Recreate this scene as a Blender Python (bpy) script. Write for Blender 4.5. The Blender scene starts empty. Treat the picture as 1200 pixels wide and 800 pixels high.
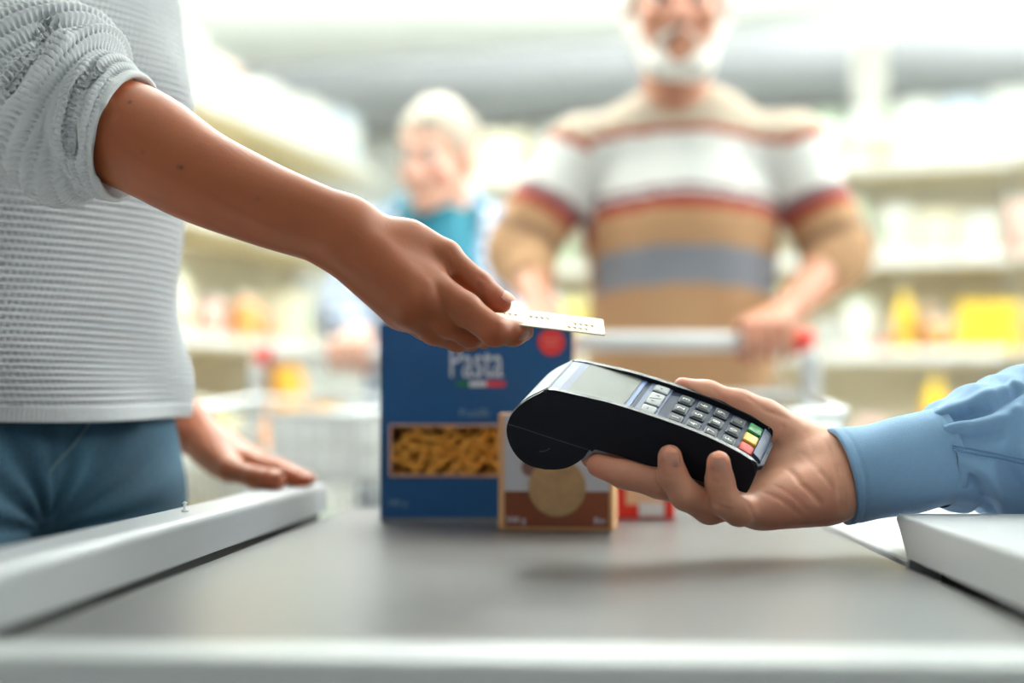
import bpy, bmesh, math, random
import numpy as np
from mathutils import Vector, Matrix

# ------------------------------------------------------------------ camera
F = 50.0 / 36.0 * 1200.0          # focal length in pixels of the 1200x800 frame
HY = 488.0                        # row of the horizon
CZ = 0.92                         # camera height above the floor
FOCUS = 1.06
scene = bpy.context.scene
col = scene.collection


def P(px, py, Y):
    """point of the place seen in pixel (px, py) at depth Y metres"""
    return np.array([(px - 600.0) / F * Y, Y, CZ + (HY - py) / F * Y])


cam_data = bpy.data.cameras.new('camera')
cam = bpy.data.objects.new('camera', cam_data)
col.objects.link(cam)
cam.location = (0, 0, CZ)
cam.rotation_euler = (math.radians(90), 0, 0)
cam_data.lens = 50
cam_data.sensor_width = 36
cam_data.shift_y = (HY - 400) / 1200.0
cam_data.clip_start = 0.02
cam_data.dof.use_dof = True
cam_data.dof.focus_distance = FOCUS
cam_data.dof.aperture_fstop = 2.0
scene.camera = cam

# ------------------------------------------------------------------ light
world = bpy.data.worlds.new('world')
scene.world = world
world.use_nodes = True
bg = world.node_tree.nodes['Background']
bg.inputs[0].default_value = (0.88, 0.95, 1.0, 1)
bg.inputs[1].default_value = 0.38
# (down, up) strength of the hung light panels
PANEL_BACK, PANEL_AISLE, PANEL_MID, PANEL_TILL = (1.5, 300.0), (20.0, 110.0), (7.5, 12.0), (0.6, 2.0)
vs = scene.view_settings
vs.view_transform = 'Standard'
vs.look = 'None'
vs.gamma = 1
vs.use_curve_mapping = False
vs.exposure = 0.0
scene.cycles.use_denoising = True
scene.cycles.max_bounces = 6
scene.cycles.diffuse_bounces = 4
scene.cycles.glossy_bounces = 3
scene.cycles.transmission_bounces = 4
scene.cycles.sample_clamp_indirect = 6

rng = np.random.RandomState(7)
random.seed(7)


# ------------------------------------------------------------------ materials
def lin(r, g, b):
    def c(v):
        v /= 255.0
        return v / 12.92 if v <= 0.04045 else ((v + 0.055) / 1.055) ** 2.4
    return (c(r), c(g), c(b), 1.0)


MATS = {}


def mat(name, rgb, rough=0.5, metal=0.0, noise=0.06, nscale=30.0, bump=0.0, bscale=200.0,
        attr=False, sss=0.0, coat=0.0, emit=0.0, spec=0.5, sheen=0.0):
    if name in MATS:
        return MATS[name]
    m = bpy.data.materials.new(name)
    m.use_nodes = True
    nt = m.node_tree
    b = nt.nodes['Principled BSDF']
    N = nt.nodes.new
    L = nt.links.new
    tc = N('ShaderNodeTexCoord')
    nz = N('ShaderNodeTexNoise')
    nz.inputs['Scale'].default_value = nscale
    nz.inputs['Detail'].default_value = 3
    L(tc.outputs['Object'], nz.inputs['Vector'])
    mr = N('ShaderNodeMapRange')
    mr.inputs['To Min'].default_value = 1 - noise
    mr.inputs['To Max'].default_value = 1 + noise
    L(nz.outputs['Fac'], mr.inputs['Value'])
    mul = N('ShaderNodeVectorMath')
    mul.operation = 'SCALE'
    if attr:
        at = N('ShaderNodeAttribute')
        at.attribute_name = 'Col'
        L(at.outputs['Color'], mul.inputs[0])
    else:
        c = N('ShaderNodeRGB')
        c.outputs[0].default_value = lin(*rgb)
        L(c.outputs[0], mul.inputs[0])
    L(mr.outputs['Result'], mul.inputs['Scale'])
    L(mul.outputs['Vector'], b.inputs['Base Color'])
    b.inputs['Roughness'].default_value = rough
    b.inputs['Metallic'].default_value = metal
    b.inputs['Specular IOR Level'].default_value = spec
    if sss:
        b.inputs['Subsurface Weight'].default_value = sss
        b.inputs['Subsurface Radius'].default_value = (1.0, 0.35, 0.2)
        b.inputs['Subsurface Scale'].default_value = 0.006
    if coat:
        b.inputs['Coat Weight'].default_value = coat
        b.inputs['Coat Roughness'].default_value = 0.08
    if sheen:
        b.inputs['Sheen Weight'].default_value = sheen
    if emit:
        b.inputs['Emission Color'].default_value = lin(*rgb)
        b.inputs['Emission Strength'].default_value = emit
    if bump:
        n2 = N('ShaderNodeTexNoise')
        n2.inputs['Scale'].default_value = bscale
        n2.inputs['Detail'].default_value = 4
        L(tc.outputs['Object'], n2.inputs['Vector'])
        bp = N('ShaderNodeBump')
        bp.inputs['Strength'].default_value = bump
        bp.inputs['Distance'].default_value = 0.002
        L(n2.outputs['Fac'], bp.inputs['Height'])
        L(bp.outputs['Normal'], b.inputs['Normal'])
    MATS[name] = m
    return m


# ------------------------------------------------------------------ object helpers
def tag(o, label=None, cat=None, group=None, kind=None):
    if label:
        o['label'] = label
    if cat:
        o['category'] = cat
    if group:
        o['group'] = group
    if kind:
        o['kind'] = kind
    return o


def empty(name, loc=(0, 0, 0), rz=0.0):
    o = bpy.data.objects.new(name, None)
    o.empty_display_size = 0.1
    col.objects.link(o)
    o.location = [float(v) for v in loc]
    o.rotation_euler = (0, 0, rz)
    return o


def link(name, me, material=None, parent=None):
    o = bpy.data.objects.new(name, me)
    col.objects.link(o)
    if material is not None and not me.materials:
        me.materials.append(material)
    if parent is not None:
        o.parent = parent
        o.matrix_parent_inverse = Matrix.Identity(4)
    return o


def mesh_np(name, verts, faces, smooth=True, colors=None, uv=None):
    """verts (n,3), faces (m,k) with constant k"""
    me = bpy.data.meshes.new(name)
    verts = np.ascontiguousarray(verts, dtype=np.float32)
    faces = np.ascontiguousarray(faces, dtype=np.int32)
    k = faces.shape[1]
    me.vertices.add(len(verts))
    me.vertices.foreach_set('co', verts.ravel())
    me.loops.add(faces.size)
    me.loops.foreach_set('vertex_index', faces.ravel())
    me.polygons.add(len(faces))
    me.polygons.foreach_set('loop_start', np.arange(0, faces.size, k, dtype=np.int32))
    me.update(calc_edges=True)
    me.validate()
    me.polygons.foreach_set('use_smooth', np.full(len(me.polygons), smooth, dtype=bool))
    if colors is not None:
        a = me.color_attributes.new('Col', 'FLOAT_COLOR', 'POINT')
        c = np.ones((len(verts), 4), dtype=np.float32)
        c[:, :3] = colors
        a.data.foreach_set('color', c.ravel())
    return me


def bm_mesh(name, bm, smooth=False):
    me = bpy.data.meshes.new(name)
    bmesh.ops.recalc_face_normals(bm, faces=bm.faces)
    bm.to_mesh(me)
    bm.free()
    if smooth:
        for p in me.polygons:
            p.use_smooth = True
    return me


def box_bm(bm, c, s, M=None, bev=0.0, seg=2):
    r = bmesh.ops.create_cube(bm, size=1.0)
    vs_ = r['verts']
    for v in vs_:
        v.co = Vector((v.co.x * s[0] + c[0], v.co.y * s[1] + c[1], v.co.z * s[2] + c[2]))
    if bev > 0:
        es = list({e for v in vs_ for e in v.link_edges})
        rr = bmesh.ops.bevel(bm, geom=es, offset=bev, segments=seg, affect='EDGES', profile=0.5)
        vs_ = list({v for f in rr['faces'] for v in f.verts} | {v for v in vs_ if v.is_valid})
    if M is not None:
        for v in vs_:
            v.co = M @ v.co
    return vs_


def box(name, c, s, m, parent=None, bev=0.0, seg=2, M=None):
    bm = bmesh.new()
    box_bm(bm, c, s, M, bev, seg)
    return link(name, bm_mesh(name, bm), m, parent)


def tube_verts(pts, rads, n=10, flat=None):
    pts = np.asarray(pts, float)
    k = len(pts)
    rads = np.full(k, rads, float) if np.isscalar(rads) else np.asarray(rads, float)
    t = np.gradient(pts, axis=0)
    t /= np.linalg.norm(t, axis=1)[:, None] + 1e-9
    up = np.array([0, 0, 1.0]) if abs(t[0][2]) < 0.9 else np.array([1.0, 0, 0])
    nrm = np.cross(t[0], up)
    nrm /= np.linalg.norm(nrm)
    out = []
    for i in range(k):
        nrm = nrm - t[i] * nrm.dot(t[i])
        nrm /= np.linalg.norm(nrm) + 1e-9
        b = np.cross(t[i], nrm)
        a = np.linspace(0, 2 * np.pi, n, endpoint=False)
        out.append(pts[i] + rads[i] * (np.cos(a)[:, None] * nrm + np.sin(a)[:, None] * b))
    return np.array(out)


def grid_faces(m, n, closed=True, off=0):
    nn = n if closed else n - 1
    i, j = np.meshgrid(np.arange(m - 1), np.arange(nn), indexing='ij')
    j2 = (j + 1) % n
    f = np.stack([i * n + j, i * n + j2, (i + 1) * n + j2, (i + 1) * n + j], -1).reshape(-1, 4)
    return f + off


class Tubes:
    """collects several tubes into one mesh"""
    def __init__(s):
        s.v = []
        s.f = []
        s.n = 0

    def add(s, pts, r, n=8):
        pts = np.asarray(pts, float)
        d0 = pts[0] - pts[1]
        d1 = pts[-1] - pts[-2]
        rr = np.full(len(pts), r, float) if np.isscalar(r) else np.asarray(r, float)
        pts = np.vstack([pts[0] + d0 / np.linalg.norm(d0) * 1e-4, pts, pts[-1] + d1 / np.linalg.norm(d1) * 1e-4])
        rr = np.concatenate([[rr[0] * 0.05], rr, [rr[-1] * 0.05]])
        g = tube_verts(pts, rr, n)
        m = len(g)
        s.v.append(g.reshape(-1, 3))
        s.f.append(grid_faces(m, n, True, s.n))
        s.n += m * n
        return s

    def build(s, name, material, parent=None):
        return link(name, mesh_np(name, np.vstack(s.v), np.vstack(s.f)), material, parent)


def spline(pts, n=24):
    """Catmull-Rom through points"""
    p = np.asarray(pts, float)
    p = np.vstack([2 * p[0] - p[1], p, 2 * p[-1] - p[-2]])
    out = []
    segs = len(p) - 3
    per = max(2, n // segs)
    for i in range(segs):
        t = np.linspace(0, 1, per, endpoint=False)[:, None]
        a, b, c, d = p[i], p[i + 1], p[i + 2], p[i + 3]
        out.append(0.5 * ((2 * b) + (-a + c) * t + (2 * a - 5 * b + 4 * c - d) * t ** 2 + (-a + 3 * b - 3 * c + d) * t ** 3))
    out.append(p[-2][None])
    return np.vstack(out)


def wavy(p, freq, seed, n=7):
    r = np.random.RandomState(seed)
    s = np.zeros(len(p))
    for i in range(n):
        d = r.normal(size=3)
        d /= np.linalg.norm(d)
        s += np.sin(p @ d * freq * r.uniform(0.6, 1.6) + r.uniform(0, 6.28))
    return s / math.sqrt(n)


def text_mesh(name, s, size, M, m, parent, sx=1.0, extrude=0.0002, align='CENTER'):
    cu = bpy.data.curves.new(name, 'FONT')
    cu.body = s
    cu.size = size
    cu.align_x = align
    cu.align_y = 'CENTER'
    cu.extrude = extrude
    cu.resolution_u = 3
    t = bpy.data.objects.new(name + '_tmp', cu)
    col.objects.link(t)
    bpy.context.view_layer.update()
    dg = bpy.context.evaluated_depsgraph_get()
    me = bpy.data.meshes.new_from_object(t.evaluated_get(dg))
    bpy.data.objects.remove(t)
    me.name = name
    me.transform(M @ Matrix.Diagonal((sx, 1, 1, 1)))
    me.materials.clear()
    return link(name, me, m, parent)


# ------------------------------------------------------------------ signed distance modelling
def cone(a, b, ra, rb, n=None, s=1.0):
    return dict(t='c', a=np.array(a, float), b=np.array(b, float), ra=ra, rb=rb,
                n=None if n is None else np.array(n, float) / np.linalg.norm(n), s=s)


def ell(c, r, R=None):
    return dict(t='e', c=np.array(c, float), r=np.array(r, float), R=np.eye(3) if R is None else np.array(R, float))


def sub(p, k=0.01):
    p = dict(p)
    p['op'] = 'sub'
    p['k'] = k
    return p


def prim_bounds(p):
    if p['t'] == 'c':
        r = max(p['ra'], p['rb'])
        return np.minimum(p['a'], p['b']) - r, np.maximum(p['a'], p['b']) + r
    r = p['r'].max()
    return p['c'] - r, p['c'] + r


def prim_eval(p, X):
    if p['t'] == 'c':
        a, b = p['a'], p['b']
        ab = b - a
        L2 = ab.dot(ab) + 1e-12
        q = X - a
        t = np.clip((q @ ab) / L2, 0, 1)
        q = q - t[..., None] * ab
        if p['n'] is not None:
            dn = q @ p['n']
            q = q + ((p['s'] - 1.0) * dn)[..., None] * p['n']
        return np.sqrt((q * q).sum(-1)) - (p['ra'] + t * (p['rb'] - p['ra']))
    q = (X - p['c']) @ p['R']
    k0 = np.sqrt(((q / p['r']) ** 2).sum(-1))
    k1 = np.sqrt(((q / p['r'] ** 2) ** 2).sum(-1)) + 1e-9
    return k0 * (k0 - 1.0) / k1


def smin(a, b, k):
    if k <= 0:
        return np.minimum(a, b)
    h = np.maximum(k - np.abs(a - b), 0.0) / k
    return np.minimum(a, b) - h * h * k * 0.25


def sdf_mesh(groups, h):
    """groups: list of (prims, k_inside, k_outside) -> verts, quads"""
    lo = np.full(3, 1e9)
    hi = -lo
    for pr, ki, ko in groups:
        for p in pr:
            if p.get('op') == 'sub':
                continue
            l, u = prim_bounds(p)
            lo = np.minimum(lo, l)
            hi = np.maximum(hi, u)
    lo -= 4 * h
    hi += 4 * h
    n = np.ceil((hi - lo) / h).astype(int) + 1
    ax = [(lo[i] + h * np.arange(n[i])).astype(np.float32) for i in range(3)]
    BIG = np.float32(0.5)
    D = np.full(n, BIG, np.float32)

    def region(p, m):
        l, u = prim_bounds(p)
        i0 = np.maximum(((l - m - lo) / h).astype(int), 0)
        i1 = np.minimum(((u + m - lo) / h).astype(int) + 2, n)
        sl = tuple(slice(a, b) for a, b in zip(i0, i1))
        X = np.stack(np.meshgrid(ax[0][sl[0]], ax[1][sl[1]], ax[2][sl[2]], indexing='ij'), -1).astype(np.float32)
        return sl, X

    for pr, ki, ko in groups:
        G = np.full(n, BIG, np.float32)
        for p in pr:
            if p.get('op') == 'sub':
                sl, X = region(p, p['k'] + 3 * h)
                d = prim_eval(p, X)
                G[sl] = -smin(-G[sl], d, p['k'])
            else:
                sl, X = region(p, ki + ko + 3 * h)
                G[sl] = smin(G[sl], prim_eval(p, X), ki)
        D = smin(D, G, ko)
    S = D < 0
    a, b, c = D.shape
    cnt = np.zeros((a - 1, b - 1, c - 1), np.int8)
    for i in (0, 1):
        for j in (0, 1):
            for k in (0, 1):
                cnt += S[i:a - 1 + i, j:b - 1 + j, k:c - 1 + k]
    act = (cnt > 0) & (cnt < 8)
    idx = np.full(act.shape, -1, np.int32)
    ijk = np.argwhere(act)
    idx[act] = np.arange(len(ijk))
    acc = np.zeros((len(ijk), 3))
    m = np.zeros(len(ijk))
    cs = [(i, j, k) for i in (0, 1) for j in (0, 1) for k in (0, 1)]
    for p in range(8):
        for q in range(p + 1, 8):
            c0, c1 = np.array(cs[p]), np.array(cs[q])
            if np.abs(c0 - c1).sum() != 1:
                continue
            d0 = D[tuple((ijk + c0).T)]
            d1 = D[tuple((ijk + c1).T)]
            mk = (d0 < 0) != (d1 < 0)
            t = np.where(mk, d0 / np.where(mk, d0 - d1, 1), 0)
            acc += mk[:, None] * (c0 + t[:, None] * (c1 - c0))
            m += mk
    V = lo + h * (ijk + acc / m[:, None])
    Q = []
    for axis in range(3):
        o1, o2 = [x for x in range(3) if x != axis]
        s0 = [slice(1, -1)] * 3
        s1 = [slice(1, -1)] * 3
        s0[axis] = slice(0, -1)
        s1[axis] = slice(1, None)
        A, B = S[tuple(s0)], S[tuple(s1)]
        e = np.argwhere(A != B)
        if not len(e):
            continue
        inside = A[tuple(e.T)]
        base = e.copy()
        base[:, o1] += 1
        base[:, o2] += 1

        def cell(d1_, d2_):
            g = base.copy()
            g[:, o1] -= d1_
            g[:, o2] -= d2_
            return idx[tuple(g.T)]
        q = np.stack([cell(1, 1), cell(0, 1), cell(0, 0), cell(1, 0)], -1)
        flip = inside if axis != 1 else ~inside
        q[~flip] = q[~flip][:, ::-1]
        Q.append(q)
    Q = np.vstack(Q)
    Q = Q[(Q >= 0).all(1)]
    return V, Q


def normals_of(V, Q):
    n = np.zeros_like(V)
    fn = np.cross(V[Q[:, 2]] - V[Q[:, 0]], V[Q[:, 3]] - V[Q[:, 1]])
    for k in range(Q.shape[1]):
        for c in range(3):
            n[:, c] += np.bincount(Q[:, k], fn[:, c], len(V))
    return n / (np.linalg.norm(n, axis=1)[:, None] + 1e-12)


def relax(V, Q, it=2, f=0.5):
    e = np.vstack([Q[:, [0, 1]], Q[:, [1, 2]], Q[:, [2, 3]], Q[:, [3, 0]]])
    e = np.vstack([e, e[:, ::-1]])
    deg = np.bincount(e[:, 0], minlength=len(V))[:, None] + 1e-9
    for _ in range(it):
        s = np.stack([np.bincount(e[:, 0], V[e[:, 1], c], len(V)) for c in range(3)], -1)
        V = V + f * (s / deg - V)
    return V


def seg_dist(V, pts):
    d = np.full(len(V), 1e9)
    pts = np.asarray(pts, float)
    for a, b in zip(pts[:-1], pts[1:]):
        ab = b - a
        t = np.clip(((V - a) @ ab) / (ab.dot(ab) + 1e-12), 0, 1)
        d = np.minimum(d, np.linalg.norm(V - a - t[:, None] * ab, axis=1))
    return d


def crease(V, Q, lines):
    """pushes vertices in along polylines: (points, radius, depth)"""
    N = normals_of(V, Q)
    if ((V - V.mean(0)) * N).sum() < 0:
        N = -N
    off = np.zeros(len(V))
    for pts, r, dep in lines:
        d = seg_dist(V, pts)
        off += dep * np.exp(-(d / r) ** 2)
    return V - N * off[:, None]


def surf(V, px, py, lift=0.0, tol=0.003):
    """front-most vertex of V on the line of sight through the pixel"""
    o = np.array([0, 0, CZ])
    ray = P(px, py, 1.0) - o
    ray = ray / np.linalg.norm(ray)
    for k in (1, 2, 4):
        d = np.linalg.norm(np.cross(V - o, ray), axis=1)
        c = V[d < tol * k]
        if len(c):
            t = ((c - o) @ ray).min()
            return o + ray * (t - lift)
    return P(px, py, 1.05)


def join_meshes(parts):
    v, f, c, n = [], [], [], 0
    for V, Q, C in parts:
        v.append(V)
        f.append(Q + n)
        c.append(np.broadcast_to(C, V.shape))
        n += len(V)
    return np.vstack(v), np.vstack(f), np.vstack(c)


def rgb(*c):
    return np.array(lin(*c)[:3])

# ================================================================== the shop
A16 = math.radians(16)
C0 = np.array([-0.45, 6.25])                       # inner corner where the two runs of shelves meet
E1 = np.array([math.cos(A16), -math.sin(A16)])      # along the far run, to the right
E2 = np.array([-math.sin(A16), -math.cos(A16)])     # along the left run, towards the till


def S(i, j, z):
    p = C0 + E1 * i + E2 * j
    return np.array([p[0], p[1], z])


RZ_BACK = -A16                                     # local x of a far-run unit follows E1


def quad_prism(name, pts, z0, z1, m):
    bm = bmesh.new()
    lo_ = [bm.verts.new((p[0], p[1], z0)) for p in pts]
    hi_ = [bm.verts.new((p[0], p[1], z1)) for p in pts]
    bm.faces.new(lo_)
    bm.faces.new(hi_)
    n = len(pts)
    for i in range(n):
        bm.faces.new((lo_[i], lo_[(i + 1) % n], hi_[(i + 1) % n], hi_[i]))
    return tag(link(name, bm_mesh(name, bm), m), kind='structure')


m_floor = mat('floor_vinyl', (200, 200, 197), 0.35, noise=0.05, nscale=3)
m_ceil = mat('ceiling_paint', (240, 244, 238), 0.9, noise=0.02, nscale=2)
m_wall = mat('cream_wall', (244, 244, 240), 0.85, noise=0.03, nscale=2)
m_band = mat('grey_bulkhead', (152, 154, 157), 0.7, noise=0.04, nscale=2)
m_pillar = mat('pillar_paint', (226, 224, 218), 0.8, noise=0.03)
CEIL = 2.95
cor = [S(-2.3, -2.0, 0)[:2], S(9.0, -2.0, 0)[:2], S(9.0, 9.0, 0)[:2], S(-2.3, 9.0, 0)[:2]]
quad_prism('floor', cor, -0.05, 0.0, m_floor)
quad_prism('ceiling', cor, CEIL, CEIL + 0.05, m_ceil)


def wall(name, i0, j0, i1, j1, z0, z1, m):
    return quad_prism(name, [S(i0, j0, 0)[:2], S(i1, j0, 0)[:2], S(i1, j1, 0)[:2], S(i0, j1, 0)[:2]], z0, z1, m)


wall('wall_back', -2.4, -2.1, 9.0, -2.0, 0, CEIL, m_wall)
wall('wall_left', -2.4, -2.0, -2.3, 9.0, 0, CEIL, m_wall)
wall('wall_right', 8.9, -2.0, 9.0, 9.0, 0, CEIL, m_wall)
wall('trim_1', -2.3, -2.0, 8.9, -1.7, 2.58, CEIL, m_band)
p_ = P(1019, 80, 6.6)
pl = box('pillar', (0, 0, CEIL / 2), (0.15, 0.15, CEIL - 0.002), m_pillar, bev=0.01)
pl.location = (p_[0], p_[1], 0)
pl.rotation_euler = (0, 0, RZ_BACK)
tag(pl, kind='structure')

# ---- ceiling lights: suspended panels, down at the aisles, with uplight added to brighten the ceiling
m_lframe = mat('light_frame', (230, 232, 230), 0.5)
light_protos = {}
LZ = 2.62


def ceiling_light(x, y, label, strength):
    if strength not in light_protos:
        o = empty('ceiling_light')
        bm = bmesh.new()
        box_bm(bm, (-0.61, 0, 0), (0.03, 0.66, 0.05))
        box_bm(bm, (0.61, 0, 0), (0.03, 0.66, 0.05))
        box_bm(bm, (0, -0.315, 0), (1.25, 0.03, 0.05))
        box_bm(bm, (0, 0.315, 0), (1.25, 0.03, 0.05))
        link('frame', bm_mesh('frame', bm), m_lframe, o)
        for nm_, k_, z_ in (('diffuser', 0, -0.009), ('added_uplight', 1, 0.009)):  # upper glowing face is an added, unseen source that whitens the ceiling
            md = mat('light_%s_%g' % (nm_, strength[k_]), (250, 255, 252), 0.6, emit=strength[k_], noise=0.0)
            box(nm_, (0, 0, z_), (1.19, 0.60, 0.014), md, o)
        for sx in (-0.5, 0.5):
            t = Tubes()
            t.add([(sx, 0, 0.015), (sx, 0, CEIL - LZ - 0.001)], 0.006, 8)
            t.build('suspension_rod', m_lframe, o)
        light_protos[strength] = o
    else:
        src = light_protos[strength]
        o = src.copy()
        col.objects.link(o)
        for ch in src.children:
            c = ch.copy()
            col.objects.link(c)
            c.parent = o
    o.location = (x, y, LZ)
    o.rotation_euler = (0, 0, RZ_BACK)
    tag(o, label, 'light', 'ceiling light panels')
    return o


rows = [(1.25, 'above the far shelves', PANEL_BACK), (2.5, 'above the shopping aisle', PANEL_AISLE),
        (3.7, 'above the two trolleys', PANEL_MID), (5.2, 'above the checkout counter', PANEL_TILL)]
for r_, (jj, rl, st_r) in enumerate(rows):
    for c_, ii in enumerate((-0.6, 1.3, 3.2, 5.2)):
        q_ = S(ii, jj if r_ else (C0[1] - ii * math.sin(A16) - 5.35) / math.cos(A16), 0)
        ceiling_light(q_[0], q_[1], '%s rectangular light panel with added uplight hung from the ceiling %s' % (
            ('leftmost', 'left middle', 'right middle', 'rightmost')[c_], rl), st_r)

# ---- shelf units
m_shelf = mat('shelf_cream_metal', (230, 216, 180), 0.45, noise=0.03)
m_back = mat('shelf_back_panel', (240, 236, 222), 0.6, noise=0.03)
m_post = mat('shelf_post', (214, 208, 194), 0.45)
m_strip = mat('price_strip', (240, 240, 236), 0.35)
LEVELS = (0.16, 0.42, 0.80, 1.18, 1.56, 1.94)
DEPTH = 0.40


def shelf_unit(label, width, loc, rz, depth=DEPTH):
    """local x along the run, local -y is the front edge line y = 0, back at y = depth"""
    o = empty('shelf_unit', loc, rz)
    tag(o, label, 'shelf', 'shop shelving')
    box('back_panel', (width / 2, depth + 0.015, 1.0), (width - 0.05, 0.02, 1.96), m_back, o)
    for x in (0.012, width - 0.012):
        box('post', (x, depth - 0.01, 1.0), (0.022, 0.05, 2.0), m_post, o, bev=0.004)
    box('plinth', (width / 2, depth / 2 + 0.03, 0.06), (width - 0.01, depth - 0.06, 0.12), m_shelf, o)
    for z in LEVELS:
        s_ = box('shelf', (width / 2, depth / 2, z - 0.014), (width - 0.03, depth - 0.03, 0.028), m_shelf, o, bev=0.004)
        box('price_strip', (width / 2, -0.002 + 0.012, z - 0.012), (width - 0.03, 0.008, 0.042), m_strip, s_, bev=0.002)
    return o


BAY = 1.25
ordn = ['first', 'second', 'third', 'fourth', 'fifth', 'sixth', 'seventh', 'eighth', 'ninth', 'tenth', 'eleventh', 'twelfth',
        'thirteenth', 'fourteenth', 'fifteenth', 'sixteenth']
for k in range(4):
    p_ = S(0.02 + k * BAY, 0, 0)
    shelf_unit('cream metal shelf unit of the far run, %s from the corner' % ordn[k], BAY - 0.01, (p_[0], p_[1], 0), RZ_BACK)
for k in range(3):
    # left run: local x runs away from the till, front edge faces +E1
    p_ = S(-0.02, 0.3 + (k + 1) * BAY, 0)
    shelf_unit('cream metal shelf unit of the left run, %s from the corner' % ordn[k], BAY - 0.01, (p_[0], p_[1], 0), math.radians(90) - A16)

# ---- goods on the shelves
PAL = {'white': (236, 238, 234), 'cream': (236, 228, 204), 'pale green': (206, 226, 200), 'pale blue': (206, 218, 232),
       'yellow': (240, 200, 40), 'amber': (214, 152, 40), 'orange': (232, 150, 80), 'pink': (234, 190, 180), 'red': (206, 70, 52),
       'beige': (214, 196, 160), 'grey': (188, 190, 188), 'light brown': (180, 140, 100), 'lemon': (240, 226, 120)}
for c_, v_ in PAL.items():
    mat('goods_' + c_, v_, 0.45, noise=0.05, nscale=12)
m_lab = mat('goods_label_white', (244, 244, 240), 0.5, noise=0.03)
GOODS = {}


def lathe(name, prof, n=20):
    a = np.linspace(0, 2 * np.pi, n, endpoint=False)
    V = np.array([[(r * math.cos(t), r * math.sin(t), z) for t in a] for r, z in prof]).reshape(-1, 3)
    return mesh_np(name, V, grid_faces(len(prof), n))


def goods(kind, colour, w, d, h, loc, rz, label, group):
    m = MATS['goods_' + colour]
    lc = m_lab if colour not in ('white', 'cream') else MATS['goods_pale green']
    if colour == 'yellow':
        lc = MATS['goods_amber']
    o = empty({'carton': 'carton', 'bottle': 'bottle', 'bag': 'food_bag', 'tin': 'tin'}[kind], loc, rz)
    tag(o, label, {'carton': 'box', 'bottle': 'bottle', 'bag': 'bag', 'tin': 'tin'}[kind], group)
    if kind == 'carton':
        box('carton_body', (0, 0, h / 2), (w, d, h), m, o, bev=0.004)
        box('label_panel', (0, -d / 2 - 0.0005, h * 0.55), (w * 0.7, 0.002, h * 0.4), lc, o)
    elif kind == 'bottle':
        r = w / 2
        link('bottle_body', lathe('bottle_body', [(0.001, 0), (r * .95, 0), (r, h * .03), (r, h * .58), (r * .8, h * .7), (r * .36, h * .8), (r * .34, h * .92), (0.001, h * .92)]), m, o)
        link('cap', lathe('cap', [(0.001, h * .91), (r * .42, h * .91), (r * .42, h), (0.001, h)], 14), MATS['goods_grey'], o)
        link('label_band', lathe('label_band', [(r * 1.0, h * .2), (r * 1.02, h * .2), (r * 1.02, h * .48), (r * 1.0, h * .48)]), lc, o)
    elif kind == 'tin':
        r = w / 2
        link('tin_body', lathe('tin_body', [(0.001, 0), (r, 0), (r, h * .04), (r * .97, h * .06), (r * .97, h * .94), (r, h * .96), (r, h), (r * .92, h), (r * .9, h * .97), (0.001, h * .97)]), MATS['goods_grey'], o)
        link('label_band', lathe('label_band', [(r * .96, h * .1), (r * .985, h * .1), (r * .985, h * .9), (r * .96, h * .9)]), m, o)
    else:
        nu, nv = 13, 13
        u, v = np.meshgrid(np.linspace(-1, 1, nu), np.linspace(0, 1, nv), indexing='ij')
        puff = (1 - np.abs(u) ** 3) * np.sin(np.pi * np.clip(v * 0.96 + 0.04, 0, 1)) ** 0.5
        pin = 1 - 0.12 * np.sin(np.pi * v)
        vs_, fs_ = [], []
        for sgn in (-1, 1):
            X = np.stack([u * w / 2 * pin, sgn * (0.002 + d / 2 * puff), v * h], -1).reshape(-1, 3)
            fs_.append(grid_faces(nu, nv, False, len(vs_) * nu * nv))
            vs_.append(X)
        link('bag_body', mesh_np('bag_body', np.vstack(vs_), np.vstack(fs_)), m, o)
        box('top_seal', (0, 0, h + 0.006), (w * 0.98, 0.004, 0.024), lc, o)
    return o


LVN = {0.42: 'second lowest shelf', 0.80: 'waist-high shelf', 1.18: 'chest-high shelf', 1.56: 'eye-level shelf', 1.94: 'top shelf'}


def fill(run, z, items):
    """items: (position along run, kind, colour, w, d, h, setback)"""
    for n, (x, kind, colour, w, d, h, sb) in enumerate(sorted(items)):
        rz = RZ_BACK if run == 'far' else math.radians(90) - A16
        p = S(x, -sb - d / 2, z) if run == 'far' else S(-sb - d / 2, x, z)
        side = 'from the left' if run == 'far' else 'from the corner'
        nm = {'carton': 'carton', 'bottle': 'bottle', 'bag': 'food bag', 'tin': 'tin'}[kind]
        goods(kind, colour, w, d, h, (p[0], p[1], p[2] + 0.001), rz,
              '%s %s on the %s of %s run, %s item %s' % (colour, nm, LVN[z], run, ordn[n], side), 'goods on the %s of the %s run' % (LVN[z], run))


def far_x(px):
    """place along the far run that stands behind the given column of the photograph"""
    k = (px - 600.0) / F
    return (C0[1] * k - C0[0]) / (E1[0] - E1[1] * k)


def far(z, items):
    fill('far', z, [(far_x(px), k, c, w, d, h, sb) for px, k, c, w, d, h, sb in items])


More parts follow.
